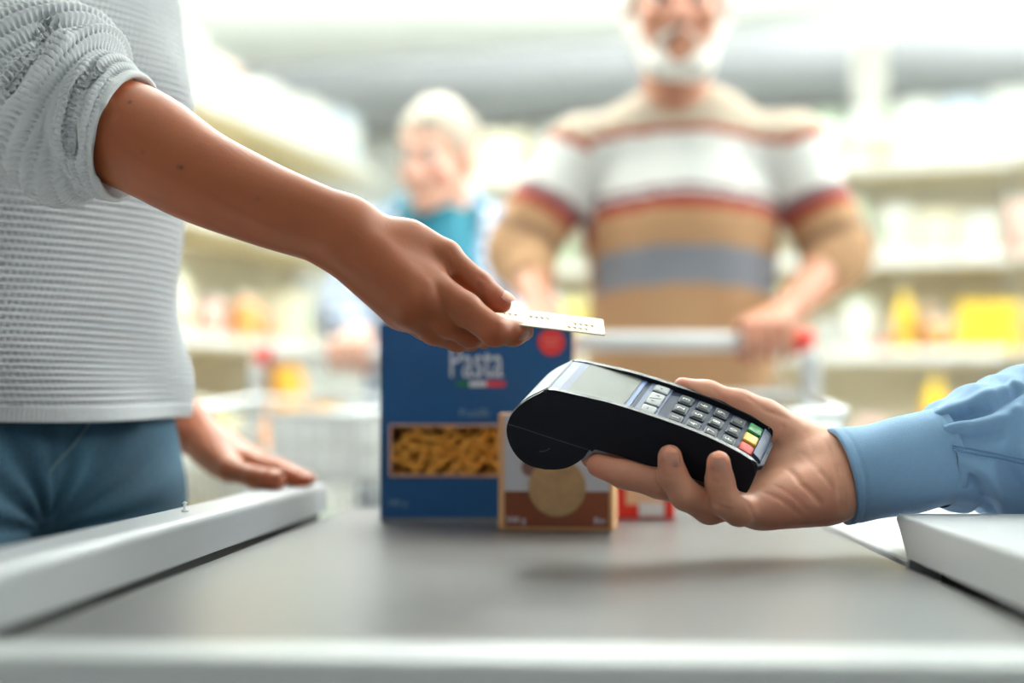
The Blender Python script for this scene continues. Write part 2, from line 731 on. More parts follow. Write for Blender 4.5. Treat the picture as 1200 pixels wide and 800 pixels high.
far(1.94, [(500, 'carton', 'cream', .20, .2, .22, .05), (580, 'carton', 'cream', .24, .2, .22, .05), (662, 'carton', 'white', .24, .2, .22, .05), (760, 'carton', 'cream', .28, .2, .22, .05),
           (850, 'carton', 'white', .24, .2, .22, .05), (908, 'carton', 'white', .16, .2, .22, .05), (970, 'carton', 'pale green', .09, .16, .22, .05),
           (1003, 'bottle', 'white', .10, .10, .26, .05), (1034, 'carton', 'pale green', .09, .16, .23, .15), (1031, 'tin', 'orange', .09, .09, .05, .03),
           (1075, 'carton', 'white', .16, .2, .25, .05), (1130, 'carton', 'pale blue', .17, .2, .25, .05), (1194, 'carton', 'white', .20, .2, .27, .05), (1262, 'carton', 'white', .20, .2, .27, .05)])
far(1.56, [(560, 'carton', 'cream', .2, .2, .26, .12), (640, 'bag', 'pale green', .18, .1, .24, .08), (720, 'carton', 'white', .22, .2, .26, .1), (800, 'carton', 'beige', .22, .2, .26, .1),
           (880, 'carton', 'cream', .2, .2, .24, .12), (968, 'bag', 'cream', .13, .1, .22, .06), (1004, 'bottle', 'pale green', .09, .09, .27, .04),
           (1050, 'carton', 'white', .12, .2, .22, .14), (1099, 'carton', 'cream', .17, .2, .2, .16), (1150, 'carton', 'white', .12, .16, .15, .02), (1200, 'bag', 'pink', .12, .12, .2, .04)])
far(1.18, [(560, 'carton', 'white', .2, .2, .2, .1), (660, 'bag', 'lemon', .16, .1, .24, .06), (700, 'tin', 'cream', .07, .08, .15, .05), (745, 'bag', 'amber', .16, .1, .2, .08),
           (810, 'tin', 'lemon', .11, .11, .15, .05), (905, 'bag', 'lemon', .18, .12, .26, .06), (970, 'tin', 'grey', .1, .1, .13, .05), (1005, 'bag', 'white', .12, .1, .2, .06),
           (1036, 'tin', 'red', .05, .05, .05, .03), (1060, 'bottle', 'yellow', .08, .08, .27, .04), (1085, 'bag', 'light brown', .08, .1, .18, .13), (1100, 'bag', 'orange', .07, .06, .11, .03),
           (1140, 'carton', 'yellow', .114, .2, .19, .04), (1178, 'carton', 'yellow', .114, .2, .19, .04), (1230, 'bag', 'cream', .16, .2, .19, .04)])
far(0.80, [(600, 'bag', 'white', .2, .12, .22, .06), (700, 'carton', 'pink', .2, .2, .2, .08), (800, 'bag', 'cream', .2, .12, .22, .06), (900, 'tin', 'red', .1, .1, .14, .06),
           (960, 'carton', 'cream', .12, .2, .16, .08), (1020, 'tin', 'pink', .1, .1, .12, .06), (1096, 'bottle', 'yellow', .09, .09, .31, .04), (1125, 'tin', 'orange', .1, .1, .2, .05),
           (1190, 'carton', 'white', .2, .2, .2, .08)])
fill('left', 1.94, [(0.55, 'carton', 'pale blue', .22, .2, .2, .05), (0.85, 'carton', 'white', .2, .2, .18, .05), (1.2, 'carton', 'white', .24, .2, .16, .05),
                    (1.55, 'bag', 'pink', .22, .12, .17, .04), (1.9, 'carton', 'white', .26, .2, .2, .05), (2.3, 'carton', 'white', .3, .2, .22, .05),
                    (2.75, 'carton', 'cream', .3, .2, .2, .05), (3.2, 'carton', 'cream', .3, .2, .2, .05)])
fill('left', 1.56, [(0.6, 'carton', 'white', .2, .2, .18, .12), (1.1, 'carton', 'cream', .24, .2, .2, .12), (1.7, 'bag', 'cream', .2, .12, .2, .1),
                    (2.4, 'carton', 'beige', .2, .2, .2, .12), (3.0, 'carton', 'cream', .2, .2, .2, .12)])
fill('left', 1.18, [(0.6, 'bag', 'white', .2, .12, .18, .06), (0.95, 'carton', 'cream', .2, .2, .2, .1), (1.25, 'tin', 'light brown', .1, .1, .12, .06),
                    (1.38, 'bag', 'orange', .14, .1, .14, .05), (1.65, 'tin', 'pink', .09, .09, .13, .05), (1.85, 'bag', 'cream', .17, .12, .18, .06),
                    (2.2, 'carton', 'lemon', .2, .2, .18, .08), (2.8, 'carton', 'white', .2, .2, .18, .08)])
fill('left', 0.80, [(0.7, 'bag', 'amber', .2, .12, .18, .04), (1.08, 'bag', 'amber', .2, .14, .33, .02), (1.3, 'bag', 'orange', .16, .12, .15, .02),
                    (1.55, 'tin', 'lemon', .12, .12, .15, .05), (1.75, 'bag', 'lemon', .2, .14, .16, .03), (2.0, 'tin', 'grey', .1, .1, .12, .05),
                    (2.4, 'carton', 'cream', .2, .2, .16, .08), (2.9, 'carton', 'white', .2, .2, .16, .08)])
fill('left', 0.42, [(0.8, 'carton', 'white', .2, .2, .2, .06), (1.2, 'bag', 'yellow', .2, .14, .2, .04), (1.55, 'carton', 'yellow', .2, .16, .18, .04),
                    (2.0, 'carton', 'cream', .24, .2, .2, .06), (2.5, 'bag', 'white', .2, .14, .2, .06)])

# ================================================================== checkout counter
A3 = math.atan(88.0 / F)
KD = np.array([math.sin(A3), math.cos(A3)])
KR = np.array([math.cos(A3), -math.sin(A3)])
BZ = CZ - 0.1035                                   # top of the belt


def K(a, s, z):
    p = KR * a + KD * s
    return np.array([p[0], p[1], z])


counter = empty('checkout_counter', (0, 0, 0), -A3)   # local x across, local y along the belt
tag(counter, 'checkout counter with black conveyor belt between pale metal side rails', 'counter')
m_alu = mat('satin_aluminium', (180, 183, 188), 0.34, metal=0.3, noise=0.03, nscale=8)
m_bar = mat('brushed_front_bar', (196, 198, 200), 0.38, metal=0.35, noise=0.03, nscale=8)
m_white = mat('white_lacquer', (208, 209, 212), 0.32, noise=0.02, nscale=6)
m_body = mat('counter_grey_laminate', (150, 148, 146), 0.45, noise=0.04, nscale=6)
m_dark = mat('gap_shade', (24, 24, 25), 0.6)  # near-black colour puts the shadow into the gaps beside the belt
m_belt = mat('conveyor_rubber', (70, 67, 67), 0.30, noise=0.10, nscale=14, bump=0.05, bscale=500, spec=0.6)
m_screw = mat('screw_plastic', (240, 240, 240), 0.3)


def sweep_y(name, prof, y0, y1, m, parent, cap=True, slant=0.0):
    """extrude an (x,z) profile along local y"""
    bm = bmesh.new()
    a = [bm.verts.new((x, y0, z)) for x, z in prof]
    b = [bm.verts.new((x, y1 + slant * (z - BZ) / RH, z)) for x, z in prof]
    n = len(prof)
    for i in range(n):
        bm.faces.new((a[i], a[(i + 1) % n], b[(i + 1) % n], b[i]))
    if cap:
        bm.faces.new(a)
        bm.faces.new(b)
    es = [e for e in bm.edges if abs(e.verts[0].co.y - e.verts[1].co.y) < 0.1]
    bmesh.ops.bevel(bm, geom=es, offset=0.0015, segments=2, affect='EDGES')
    return link(name, bm_mesh(name, bm), m, parent)


def rnd_prof(x0, x1, z0, z1, r, n=5):
    """rectangle with rounded upper corners, (x,z)"""
    pts = [(x0, z0), (x1, z0)]
    for i in range(n + 1):
        t = i / n * math.pi / 2
        pts.append((x1 - r + r * math.cos(t), z1 - r + r * math.sin(t)))
    for i in range(n + 1):
        t = math.pi / 2 + i / n * math.pi / 2
        pts.append((x0 + r + r * math.cos(t), z1 - r + r * math.sin(t)))
    return pts


AL, AR = -0.272, 0.2225
box('counter_body', (-0.0, 1.12, (BZ - 0.03) / 2), (0.62, 1.02, BZ - 0.03), m_body, counter, bev=0.004)
belt = box('conveyor_belt', ((AL + AR) / 2, 1.138, BZ - 0.006), (AR - AL, 0.988, 0.012), m_belt, counter, bev=0.004, seg=3)
box('belt_bed', (0.0, 1.13, BZ - 0.02), (0.60, 1.0, 0.014), m_dark, counter)
# front metal edge
bm = bmesh.new()
box_bm(bm, (0.02, 0.6215, BZ - 0.009), (0.90, 0.039, 0.02), None, 0.004, 3)
link('front_bar', bm_mesh('front_bar', bm), m_bar, counter)
box('front_panel', (0.02, 0.6105, (BZ - 0.02) / 2), (0.90, 0.012, BZ - 0.022), m_body, counter)
# left rail
RH = 0.0320
sweep_y('side_rail', rnd_prof(-0.325, -0.277, BZ + 0.0028, BZ + RH, 0.006), 0.60, 1.505, m_alu, counter)
box('rail_gap_shade', (-0.303, 1.05, BZ - 0.005), (0.040, 0.88, 0.018), m_dark, counter)  # dark strip painted in as the shade under the left rail
lc = lathe('rail_screw', [(0.0005, 0), (0.0028, 0), (0.0028, 0.0012), (0.0012, 0.002), (0.0012, 0.006), (0.0022, 0.0065), (0.0005, 0.0078)], 12)
rs = link('rail_screw', lc, m_screw, counter)
rs.location = (-0.302, 1.055, BZ + RH)
# right rail and the flat white strip beyond its end
sweep_y('side_rail', rnd_prof(0.2272, 0.42, BZ + 0.0028, BZ + RH, 0.003), 0.60, 1.022, m_white, counter, slant=0.042)
box('rail_gap_shade', (0.335, 0.80, BZ - 0.005), (0.18, 0.40, 0.016), m_dark, counter)  # same painted shade strip below the right rail
box('side_deck', (0.3245, 1.33, BZ - 0.008), (0.195, 0.612, 0.02), m_white, counter, bev=0.002)

# ================================================================== groceries on the belt
m_blue = mat('carton_blue', (0, 76, 134), 0.42, noise=0.03, nscale=20)
m_print_w = mat('print_white', (214, 222, 236), 0.5)
m_print_p = mat('print_pale_blue', (120, 150, 190), 0.5)
m_green = mat('print_green', (20, 110, 70), 0.5)
m_redp = mat('print_red', (214, 58, 64), 0.5)
m_salmon = mat('print_salmon', (226, 120, 104), 0.5)
m_wframe = mat('window_border', (226, 176, 150), 0.5)
m_pasta = mat('pasta_durum', (255, 186, 80), 0.5, noise=0.12, nscale=60)
m_inside = mat('box_inside', (170, 96, 36), 0.8)
m_grey_edge = mat('carton_grey_edge', (120, 124, 136), 0.6)


def front_M(w_off_x, y, z):
    """text plane standing upright, facing the till (-y)"""
    return Matrix.Translation((w_off_x, y, z)) @ Matrix.Rotation(math.radians(90), 4, 'X')


pb = empty('pasta_box', P(558, 612, 1.392) * np.array([1, 1, 0]) + np.array([0, 0, BZ]), math.radians(-1.0))
tag(pb, 'blue pasta box with a window showing pasta, standing on the belt', 'box')
PW, PH, PD = 0.188, 0.1945, 0.062
# front carton wall with a window opening
wx0, wx1, wz0, wz1 = -PW / 2 + 0.010, PW / 2 - 0.010, 0.046, 0.095
bm = bmesh.new()
for c_, s_ in (((0, 0.0015, wz0 / 2 + 0.002), (PW, 0.003, wz0 - 0.004)), ((0, 0.0015, (wz1 + PH) / 2), (PW, 0.003, PH - wz1)),
               (((-PW / 2 + wx0) / 2, 0.0015, (wz0 + wz1) / 2), (wx0 + PW / 2, 0.003, wz1 - wz0)),
               (((PW / 2 + wx1) / 2, 0.0015, (wz0 + wz1) / 2), (PW / 2 - wx1, 0.003, wz1 - wz0)),
               ((-PW / 2 + 0.0015, PD / 2, PH / 2), (0.003, PD, PH)), ((PW / 2 - 0.0015, PD / 2, PH / 2), (0.003, PD, PH)),
               ((0, PD - 0.0015, PH / 2), (PW, 0.003, PH)), ((0, PD / 2, PH - 0.0015), (PW, PD, 0.003))):
    box_bm(bm, c_, s_)
link('carton', bm_mesh('carton', bm), m_blue, pb)
box('bottom_edge', (0, PD / 2, 0.002), (PW + 0.0006, PD + 0.0006, 0.0045), m_grey_edge, pb)
box('inner_tray', (0, 0.040, (wz0 + wz1) / 2), (PW - 0.008, 0.004, 0.06), m_inside, pb)
bm = bmesh.new()
t_ = 0.0022
for c_, s_ in (((0, -0.0006, wz0), (wx1 - wx0 + t_, 0.0016, t_)), ((0, -0.0006, wz1), (wx1 - wx0 + t_, 0.0016, t_)),
               ((wx0, -0.0006, (wz0 + wz1) / 2), (t_, 0.0016, wz1 - wz0)), ((wx1, -0.0006, (wz0 + wz1) / 2), (t_, 0.0016, wz1 - wz0))):
    box_bm(bm, c_, s_)
link('window_border', bm_mesh('window_border', bm), m_wframe, pb)
# twisted pasta pieces behind the window
ang = np.linspace(0, 2 * np.pi, 9, endpoint=False)
nk = 14
vv = []
for k in range(nk):
    tw = k / (nk - 1) * 7.5
    rr = 0.0058 * (0.62 + 0.38 * np.cos(3 * ang)) * (0.6 if k in (0, nk - 1) else 1)
    vv.append(np.stack([rr * np.cos(ang + tw), rr * np.sin(ang + tw), np.full(9, (k / (nk - 1) - .5) * 0.040)], -1))
me_pasta = mesh_np('pasta_piece', np.array(vv).reshape(-1, 3), grid_faces(nk, 9))
me_pasta.materials.append(m_pasta)
rp = random.Random(5)
for layer, y in ((0, 0.0088), (1, 0.018), (2, 0.027)):
    for ix in range(9):
        for iz in range(3):
            o = link('pasta_piece', me_pasta, None, pb)
            o.location = (wx0 + 0.012 + ix * 0.0180 + rp.uniform(-.004, .004), y, wz0 + 0.011 + iz * 0.0135 + rp.uniform(-.003, .003))
            o.rotation_euler = (rp.uniform(-.15, .15), math.radians(rp.choice([40, 55, -50, 35, 80, 60, -70])) + rp.uniform(-.2, .2), 0)
text_mesh('brand_lettering', 'Pasta', 0.046, front_M(-0.0003, -0.0006, 0.156), m_print_w, pb, sx=0.56)
for k, (mm, x0, x1) in enumerate(((m_green, -0.020, -0.0065), (m_print_w, -0.0065, 0.010), (m_redp, 0.010, 0.0285))):
    box('flag_stripe', ((x0 + x1) / 2, -0.0004, 0.1355), (x1 - x0, 0.0012, 0.0052), mm, pb)
text_mesh('variety_lettering', 'Fusilli', 0.0115, front_M(-0.002, -0.0005, 0.107), m_print_p, pb, sx=1.15, extrude=0.0001)
text_mesh('weight_lettering', '500 g', 0.0085, front_M(-0.077, -0.0005, 0.019), m_print_p, pb, extrude=0.0001)
bm = bmesh.new()
bmesh.ops.create_cone(bm, cap_ends=True, segments=40, radius1=0.0132, radius2=0.0132, depth=0.001,
                      matrix=Matrix.Translation((0.0735, -0.0004, 0.1762)) @ Matrix.Rotation(math.radians(90), 4, 'X'))
rb = link('round_badge', bm_mesh('round_badge', bm), m_redp, pb)
for q_, zz in enumerate((0.1790, 0.1735)):
    box('badge_line', (0.0735, -0.0011, zz), (0.0145 - 0.003 * q_, 0.0008, 0.0024), m_salmon, rb)

m_kraft = mat('kraft_card', (222, 172, 124), 0.6, noise=0.05, nscale=40)
m_bwhite = mat('print_box_white', (196, 198, 206), 0.5)
m_brown = mat('print_brown', (124, 64, 34), 0.5, noise=0.04)
m_grain = mat('print_grain', (176, 142, 100), 0.6, noise=0.35, nscale=140, bump=0.3, bscale=300)
m_seed = mat('print_seed_brown', (126, 92, 84), 0.6)
gb = empty('grain_box', P(651, 622, 1.290) * np.array([1, 1, 0]) + np.array([0, 0, BZ]), math.radians(-7.5))
tag(gb, 'small brown and white cardboard box with a round grain picture', 'box')
GW, GH, GD = 0.105, 0.1065, 0.058
box('carton', (0, GD / 2, GH / 2), (GW, GD, GH), m_kraft, gb, bev=0.0015)
box('white_panel', (0.001, -0.0003, 0.0705), (GW - 0.010, 0.0010, 0.0695), m_bwhite, gb)
box('brown_panel', (0.001, -0.0003, 0.0195), (GW - 0.010, 0.0010, 0.0325), m_brown, gb)
for nm, r_, x_, z_, mm, dep in (('grain_picture', 0.0262, 0.0015, 0.0395, m_grain, 0.0022), ('seed_picture', 0.0085, -0.0225, 0.0575, m_seed, 0.0016)):
    bm = bmesh.new()
    bmesh.ops.create_cone(bm, cap_ends=True, segments=40, radius1=r_, radius2=r_, depth=dep,
                          matrix=Matrix.Translation((x_, -0.0006, z_)) @ Matrix.Rotation(math.radians(90), 4, 'X'))
    link(nm, bm_mesh(nm, bm), mm, gb)
text_mesh('weight_lettering', '500 g', 0.0080, front_M(-0.036, -0.0010, 0.0095), m_print_w, gb, extrude=0.0001)
text_mesh('origin_lettering', 'Bio', 0.0080, front_M(0.040, -0.0010, 0.0095), m_print_w, gb, extrude=0.0001)

m_red = mat('packet_red', (226, 44, 30), 0.42)
m_peach = mat('packet_peach', (236, 190, 150), 0.5)
m_pwhite = mat('packet_white', (236, 232, 230), 0.5)
rk = empty('snack_box', P(752, 608, 1.44) * np.array([1, 1, 0]) + np.array([0, 0, BZ]), math.radians(4))
tag(rk, 'small red and white snack box behind the brown cardboard box', 'box')
box('carton', (0, 0.022, 0.0300), (0.067, 0.044, 0.060), m_red, rk, bev=0.0015)
box('peach_panel', (0.003, -0.0004, 0.0325), (0.038, 0.0012, 0.036), m_peach, rk)
box('white_panel', (0.010, -0.0006, 0.0095), (0.026, 0.0012, 0.014), m_pwhite, rk)

# ================================================================== payment terminal
def unit(v):
    v = np.array(v, float)
    return v / np.linalg.norm(v)


TV = unit((0.327, 0.883, 0.350))
TU = np.array((0.931, 0.0, -0.367))
TU = unit(TU - TV * TU.dot(TV))
TW = np.cross(TU, TV)
TO = P(818.5, 488, 1.06)
THW = 0.0375
TMAT = Matrix(((TU[0], TV[0], TW[0], TO[0]), (TU[1], TV[1], TW[1], TO[1]), (TU[2], TV[2], TW[2], TO[2]), (0, 0, 0, 1)))


def D(u, v, w):
    return TO + TU * u + TV * v + TW * w


def uw(px, py, v0):
    """(u, w) of the pixel on the terminal's plane v = v0"""
    d = P(px, py, 1.0) - np.array([0, 0, CZ])
    A = np.stack([TU, TW, -d], 1)
    r = np.linalg.solve(A, np.array([0, 0, CZ]) - TO - TV * v0)
    return r[0], r[1]


term = empty('payment_terminal')
term.matrix_world = TMAT
tag(term, 'black handheld card payment terminal with grey keypad held in the hand', 'card terminal')
m_navy = mat('terminal_black', (13, 17, 28), 0.45, noise=0.05, nscale=50, bump=0.03, bscale=1500, spec=0.3)
m_navy2 = mat('terminal_roll_cover_black', (9, 10, 13), 0.42, noise=0.05)
m_slate = mat('terminal_slate_deck', (28, 40, 66), 0.65, noise=0.04, bump=0.02, bscale=1500, spec=0.25)
m_lip = mat('terminal_front_lip', (76, 88, 112), 0.5, spec=0.3)
m_lav = mat('terminal_lavender_bezel', (96, 106, 140), 0.45, noise=0.02, spec=0.3)
m_lcd = mat('terminal_display', (74, 78, 72), 0.5, noise=0.02, spec=0.4)
m_bline = mat('terminal_blue_line', (58, 96, 160), 0.35)
m_silver = mat('terminal_silver_cover', (150, 158, 166), 0.34, metal=0.3, noise=0.02)
m_fkey = mat('terminal_white_key', (160, 164, 168), 0.5, spec=0.3)
m_key = mat('terminal_grey_key', (58, 62, 68), 0.6, spec=0.25)
m_keyrim = mat('terminal_key_rim', (98, 104, 112), 0.55, spec=0.3)
m_legend = mat('terminal_legend', (232, 232, 226), 0.5)
m_legend_d = mat('terminal_legend_dark', (40, 44, 50), 0.5)
m_kr = mat('terminal_red_key', (184, 26, 16), 0.5, spec=0.2)
m_ky = mat('terminal_yellow_key', (222, 170, 36), 0.45)
m_kg = mat('terminal_green_key', (8, 128, 72), 0.45)

top_px = [(632, 461), (640, 457), (652, 457.5), (668, 461), (690, 466), (720, 473.5), (760, 486), (800, 500), (830, 512), (859, 526), (876, 536), (887, 546)]
bot_px = [(882, 564), (875, 577), (868, 580), (858, 577), (835, 568), (800, 557), (760, 545), (725, 534), (697, 526.5), (690, 528),
          (684, 536), (673, 544), (660, 549), (642, 550), (622, 546), (607, 536), (597, 520), (593.5, 503), (598, 488), (608, 476), (620, 467)]
prof = [uw(x, y, -THW) for x, y in top_px + bot_px]
top_uw = [uw(x, y, -THW) for x, y in top_px]
tu_ = np.array([p[0] for p in top_uw])
tw_ = np.array([p[1] for p in top_uw])
back_uw = [uw(x, y, -THW) for x, y in [(597, 520), (593.5, 503), (598, 488), (608, 476), (620, 467), (632, 461), (640, 457)]]


def topw(u):
    return np.interp(u, tu_, tw_)


def extrude_prof(name, pr, v0, v1, m, parent, bev=0.0025, seg=3, smooth=True):
    bm = bmesh.new()
    a = [bm.verts.new((u, v0, w)) for u, w in pr]
    b = [bm.verts.new((u, v1, w)) for u, w in pr]
    n = len(pr)
    for i in range(n):
        bm.faces.new((a[i], a[(i + 1) % n], b[(i + 1) % n], b[i]))
    fa = bm.faces.new(a)
    fb = bm.faces.new(b)
    if bev:
        bmesh.ops.bevel(bm, geom=list(fa.edges) + list(fb.edges), offset=bev, segments=seg, affect='EDGES', clamp_overlap=True)
    me = bm_mesh(name, bm)
    if smooth:
        for p in me.polygons:
            p.use_smooth = True
        try:
            me.set_sharp_from_angle(angle=math.radians(40))
        except Exception:
            pass
    return link(name, me, m, parent)


def dense(pr, per=5):
    q = np.array(pr + [pr[0]])
    return [tuple(p) for p in spline(q, per * (len(q) - 1))[:-1]]


THF = 0.0350                                        # far half width
WALL = 0.0048


def sink(u):
    return np.interp(u, [-0.112, -0.035], [0.0004, 0.0048])


core_prof = [(u, w - (sink(u) + 0.0012 if i < len(top_px) else 0.0)) for i, (u, w) in enumerate(prof)]
extrude_prof('casing', dense(core_prof, 4), -THW + 0.002, THF - 0.002, m_navy, term, bev=0.0)
extrude_prof('side_shell', dense(prof, 4), -THW, -THW + WALL, m_navy, term, bev=0.0018)
extrude_prof('side_shell', dense(prof, 4), THF - WALL, THF, m_navy, term, bev=0.0018)


def deck(name, u0, u1, v0, v1, off, m, parent=term, nu=14, nv=4, thick=0.004, curve=None, round_end=0.0):
    us = np.linspace(u0, u1, nu)
    vs_ = np.linspace(v0, v1, nv)
    top = []
    for i, u in enumerate(us):
        sh = 0.0
        if round_end:
            t = max(0.0, (u - (u1 - round_end)) / round_end)
            sh = (1 - math.sqrt(max(0.0, 1 - t * t))) * round_end * 0.8
        for v in np.linspace(v0 + sh, v1 - sh, nv):
            if curve is None:
                top.append((u, v, topw(u) - sink(u) + off))
            else:
                uu, ww, nu_, nw_ = curve(i / (nu - 1))
                top.append((uu + nu_ * off, v, ww + nw_ * off))
    top = np.array(top)
    low = top.copy()
    if curve is None:
        low[:, 2] -= thick
    else:
        for i in range(nu):
            uu, ww, nu_, nw_ = curve(i / (nu - 1))
            low[i * nv:(i + 1) * nv, 0] -= nu_ * thick
            low[i * nv:(i + 1) * nv, 2] -= nw_ * thick
    f = [grid_faces(nu, nv, False), grid_faces(nu, nv, False, nu * nv)[:, ::-1]]
    n0 = nu * nv
    side = []
    for i in range(nu - 1):
        for j in (0, nv - 1):
            side.append((i * nv + j, (i + 1) * nv + j, n0 + (i + 1) * nv + j, n0 + i * nv + j))
    for j in range(nv - 1):
        for i in (0, nu - 1):
            side.append((i * nv + j, i * nv + j + 1, n0 + i * nv + j + 1, n0 + i * nv + j))
    f.append(np.array(side))
    me = mesh_np(name, np.vstack([top, low]), np.vstack(f), smooth=False)
    bm = bmesh.new()
    bm.from_mesh(me)
    bmesh.ops.recalc_face_normals(bm, faces=bm.faces)
    bm.to_mesh(me)
    bm.free()
    return link(name, me, m, parent)


RP = 0.0139
DV0, DV1 = -0.0325, 0.0300
deck('keypad_deck', -0.0475, 0.0585, DV0, DV1, 0.0006, m_slate, nu=26, nv=8, round_end=0.014)
deck('bezel', uw(641.5, 457, -THW)[0], -0.0477, DV0, DV1, 0.0006, m_lav, nu=18)
dsp = deck('display', -0.0945, -0.0520, DV0 + 0.0005, DV1 - 0.0005, 0.0011, m_lcd, nu=12)
deck('accent_line', -0.0505, -0.0480, DV0, DV1, 0.0010, m_bline, nu=3)
bk = np.array(dense(back_uw[:1] + back_uw[1:], 6)[:6 * (len(back_uw) - 1)])


def back_curve(t):
    pts = spline(back_uw, 60)
    d = np.concatenate([[0], np.cumsum(np.linalg.norm(np.diff(pts, axis=0), axis=1))])
    s = t * d[-1]
    u = np.interp(s, d, pts[:, 0])
    w = np.interp(s, d, pts[:, 1])
    e = 0.001
    du = np.interp(min(s + e, d[-1]), d, pts[:, 0]) - np.interp(max(s - e, 0), d, pts[:, 0])
    dw = np.interp(min(s + e, d[-1]), d, pts[:, 1]) - np.interp(max(s - e, 0), d, pts[:, 1])
    L_ = math.hypot(du, dw) + 1e-9
    return u, w, -dw / L_, du / L_


deck('paper_cover', 0, 1, DV0 - 0.0008, DV1 + 0.0008, 0.0008, m_silver, nu=30, curve=back_curve)
# front lip
fl = [uw(x, y, -THW) for x, y in [(880, 539), (887, 546.5), (888.5, 553), (885, 562)]]


def lip_curve(t):
    pts = spline(fl, 30)
    i = min(int(t * (len(pts) - 1)), len(pts) - 2)
    d = pts[i + 1] - pts[i]
    d = d / (np.linalg.norm(d) + 1e-9)
    p = pts[min(int(round(t * (len(pts) - 1))), len(pts) - 1)]
    return p[0], p[1], -d[1], d[0]


deck('front_lip', 0, 1, -0.022, 0.0285, -0.0012, m_lip, nu=12, curve=lip_curve)


def key_mesh(name, su, sv, h, bev):
    bm = bmesh.new()
    box_bm(bm, (0, 0, h / 2), (su, sv, h), None, bev, 3)
    return bm_mesh(name, bm, True)


kr_me = key_mesh('key', 0.0108, 0.0150, 0.0018, 0.0016)
kr_me.materials.append(m_keyrim)
kt_me = key_mesh('key_face', 0.0084, 0.0124, 0.0012, 0.0009)
kt_me.materials.append(m_key)
KV = 0.0192


def key_M(u, v, off):
    e = 0.004
    s = (topw(u + e) - sink(u + e) - topw(u - e) + sink(u - e)) / (2 * e)
    M = Matrix.Translation((u, v, float(topw(u) - sink(u)) + off)) @ Matrix.Rotation(-math.atan(s), 4, 'Y')
    return M


legR = Matrix(((0, -1, 0, 0), (1, 0, 0, 0), (0, 0, 1, 0), (0, 0, 0, 1)))     # text right = +v, text up = -u
for r_, row in enumerate(('123', '456', '789', 'F0.')):
    for c_, ch in enumerate(row):
        u = (r_ - 1) * RP
        v = (c_ - 1) * KV - 0.001
        k = link('key', kr_me, None, term)
        k.matrix_local = key_M(u, v, 0.0004)
        kf = link('key_face', kt_me, None, k)
        kf.location = (0, 0, 0.0010)
        text_mesh('legend', ch, 0.0082, Matrix.Translation((0, 0, 0.00225)) @ legR, m_legend, k, extrude=0.00006)
ck_me = key_mesh('colour_key', 0.0112, 0.0150, 0.0030, 0.0014)
for c_, mm in enumerate((m_kr, m_ky, m_kg)):
    me = ck_me.copy()
    me.materials.append(mm)
    k = link('colour_key', me, None, term)
    k.matrix_local = key_M(3 * RP, (c_ - 1) * KV - 0.001, 0.0004)
    k['label'] = ('red cancel key', 'yellow correction key', 'green confirm key')[c_]
fu = -0.0345
deck('function_plate', fu - 0.0095, fu + 0.0075, DV0, DV1, 0.0012, m_lav, nu=4)
for v, sv, ch in ((-0.0225, 0.0145, '\u2212'), (-0.001, 0.0245, None), (0.0205, 0.0135, '\u2022')):
    bm = bmesh.new()
    box_bm(bm, (0, 0, 0.0011), (0.0118, sv, 0.0022), None, 0.0018, 3)
    k = link('function_key', bm_mesh('function_key', bm, True), m_fkey, term)
    k.matrix_local = key_M(fu, v, 0.001)
    if ch:
        text_mesh('legend', ch, 0.008, Matrix.Translation((0, 0, 0.00225)) @ legR, m_legend_d, k, extrude=0.00006)
    else:
        bm = bmesh.new()
        for vs_ in (((-.0016, -.0075), (-.0016, -.0045), (.0018, -.006)), ((.0018, .0045), (.0018, .0075), (-.0018, .006))):
            bm.faces.new([bm.verts.new((a, b, 0.00235)) for a, b in vs_])
        box_bm(bm, (0, 0, 0.0023), (0.009, 0.0006, 0.0002), Matrix.Rotation(0.5, 4, 'Z'))
        link('legend', bm_mesh('legend', bm), m_legend_d, k)
# seam of the paper roll housing, release mark and foot
tb = Tubes()
tb.add([(*uw(x, y, -THW)[:1], -THW - 0.0001, uw(x, y, -THW)[1]) for x, y in [(596, 497), (610, 501), (640, 511), (665, 519), (690, 527)]], 0.00035, 6)
tb.build('housing_seam', mat('seam_grey', (64, 68, 74), 0.4), term)
tb = Tubes()
c0 = uw(632, 512, -THW)
tb.add([(c0[0] + 0.0115 * math.cos(a), -THW - 0.0001, c0[1] + 0.0115 * math.sin(a)) for a in np.linspace(math.radians(-68), math.radians(-22), 8)], 0.0004, 6)
tb.build('release_mark', MATS['seam_grey'], term)
bot = [uw(x, y, -THW) for x, y in [(623, 545), (650, 549), (652, 552.5), (636, 553), (624, 549)]]
extrude_prof('roll_cover_catch', bot, -THW + 0.004, THF - 0.01, m_navy2, term, bev=0.0008, seg=1)
bs = [uw(x, y, -THW) for x, y in [(680, 535), (694, 525), (712, 529), (711, 532.5), (695, 529.5), (684, 539)]]
extrude_prof('base_trim', bs, -THW + 0.001, THF - 0.001, m_silver, term, bev=0.0004, seg=1)

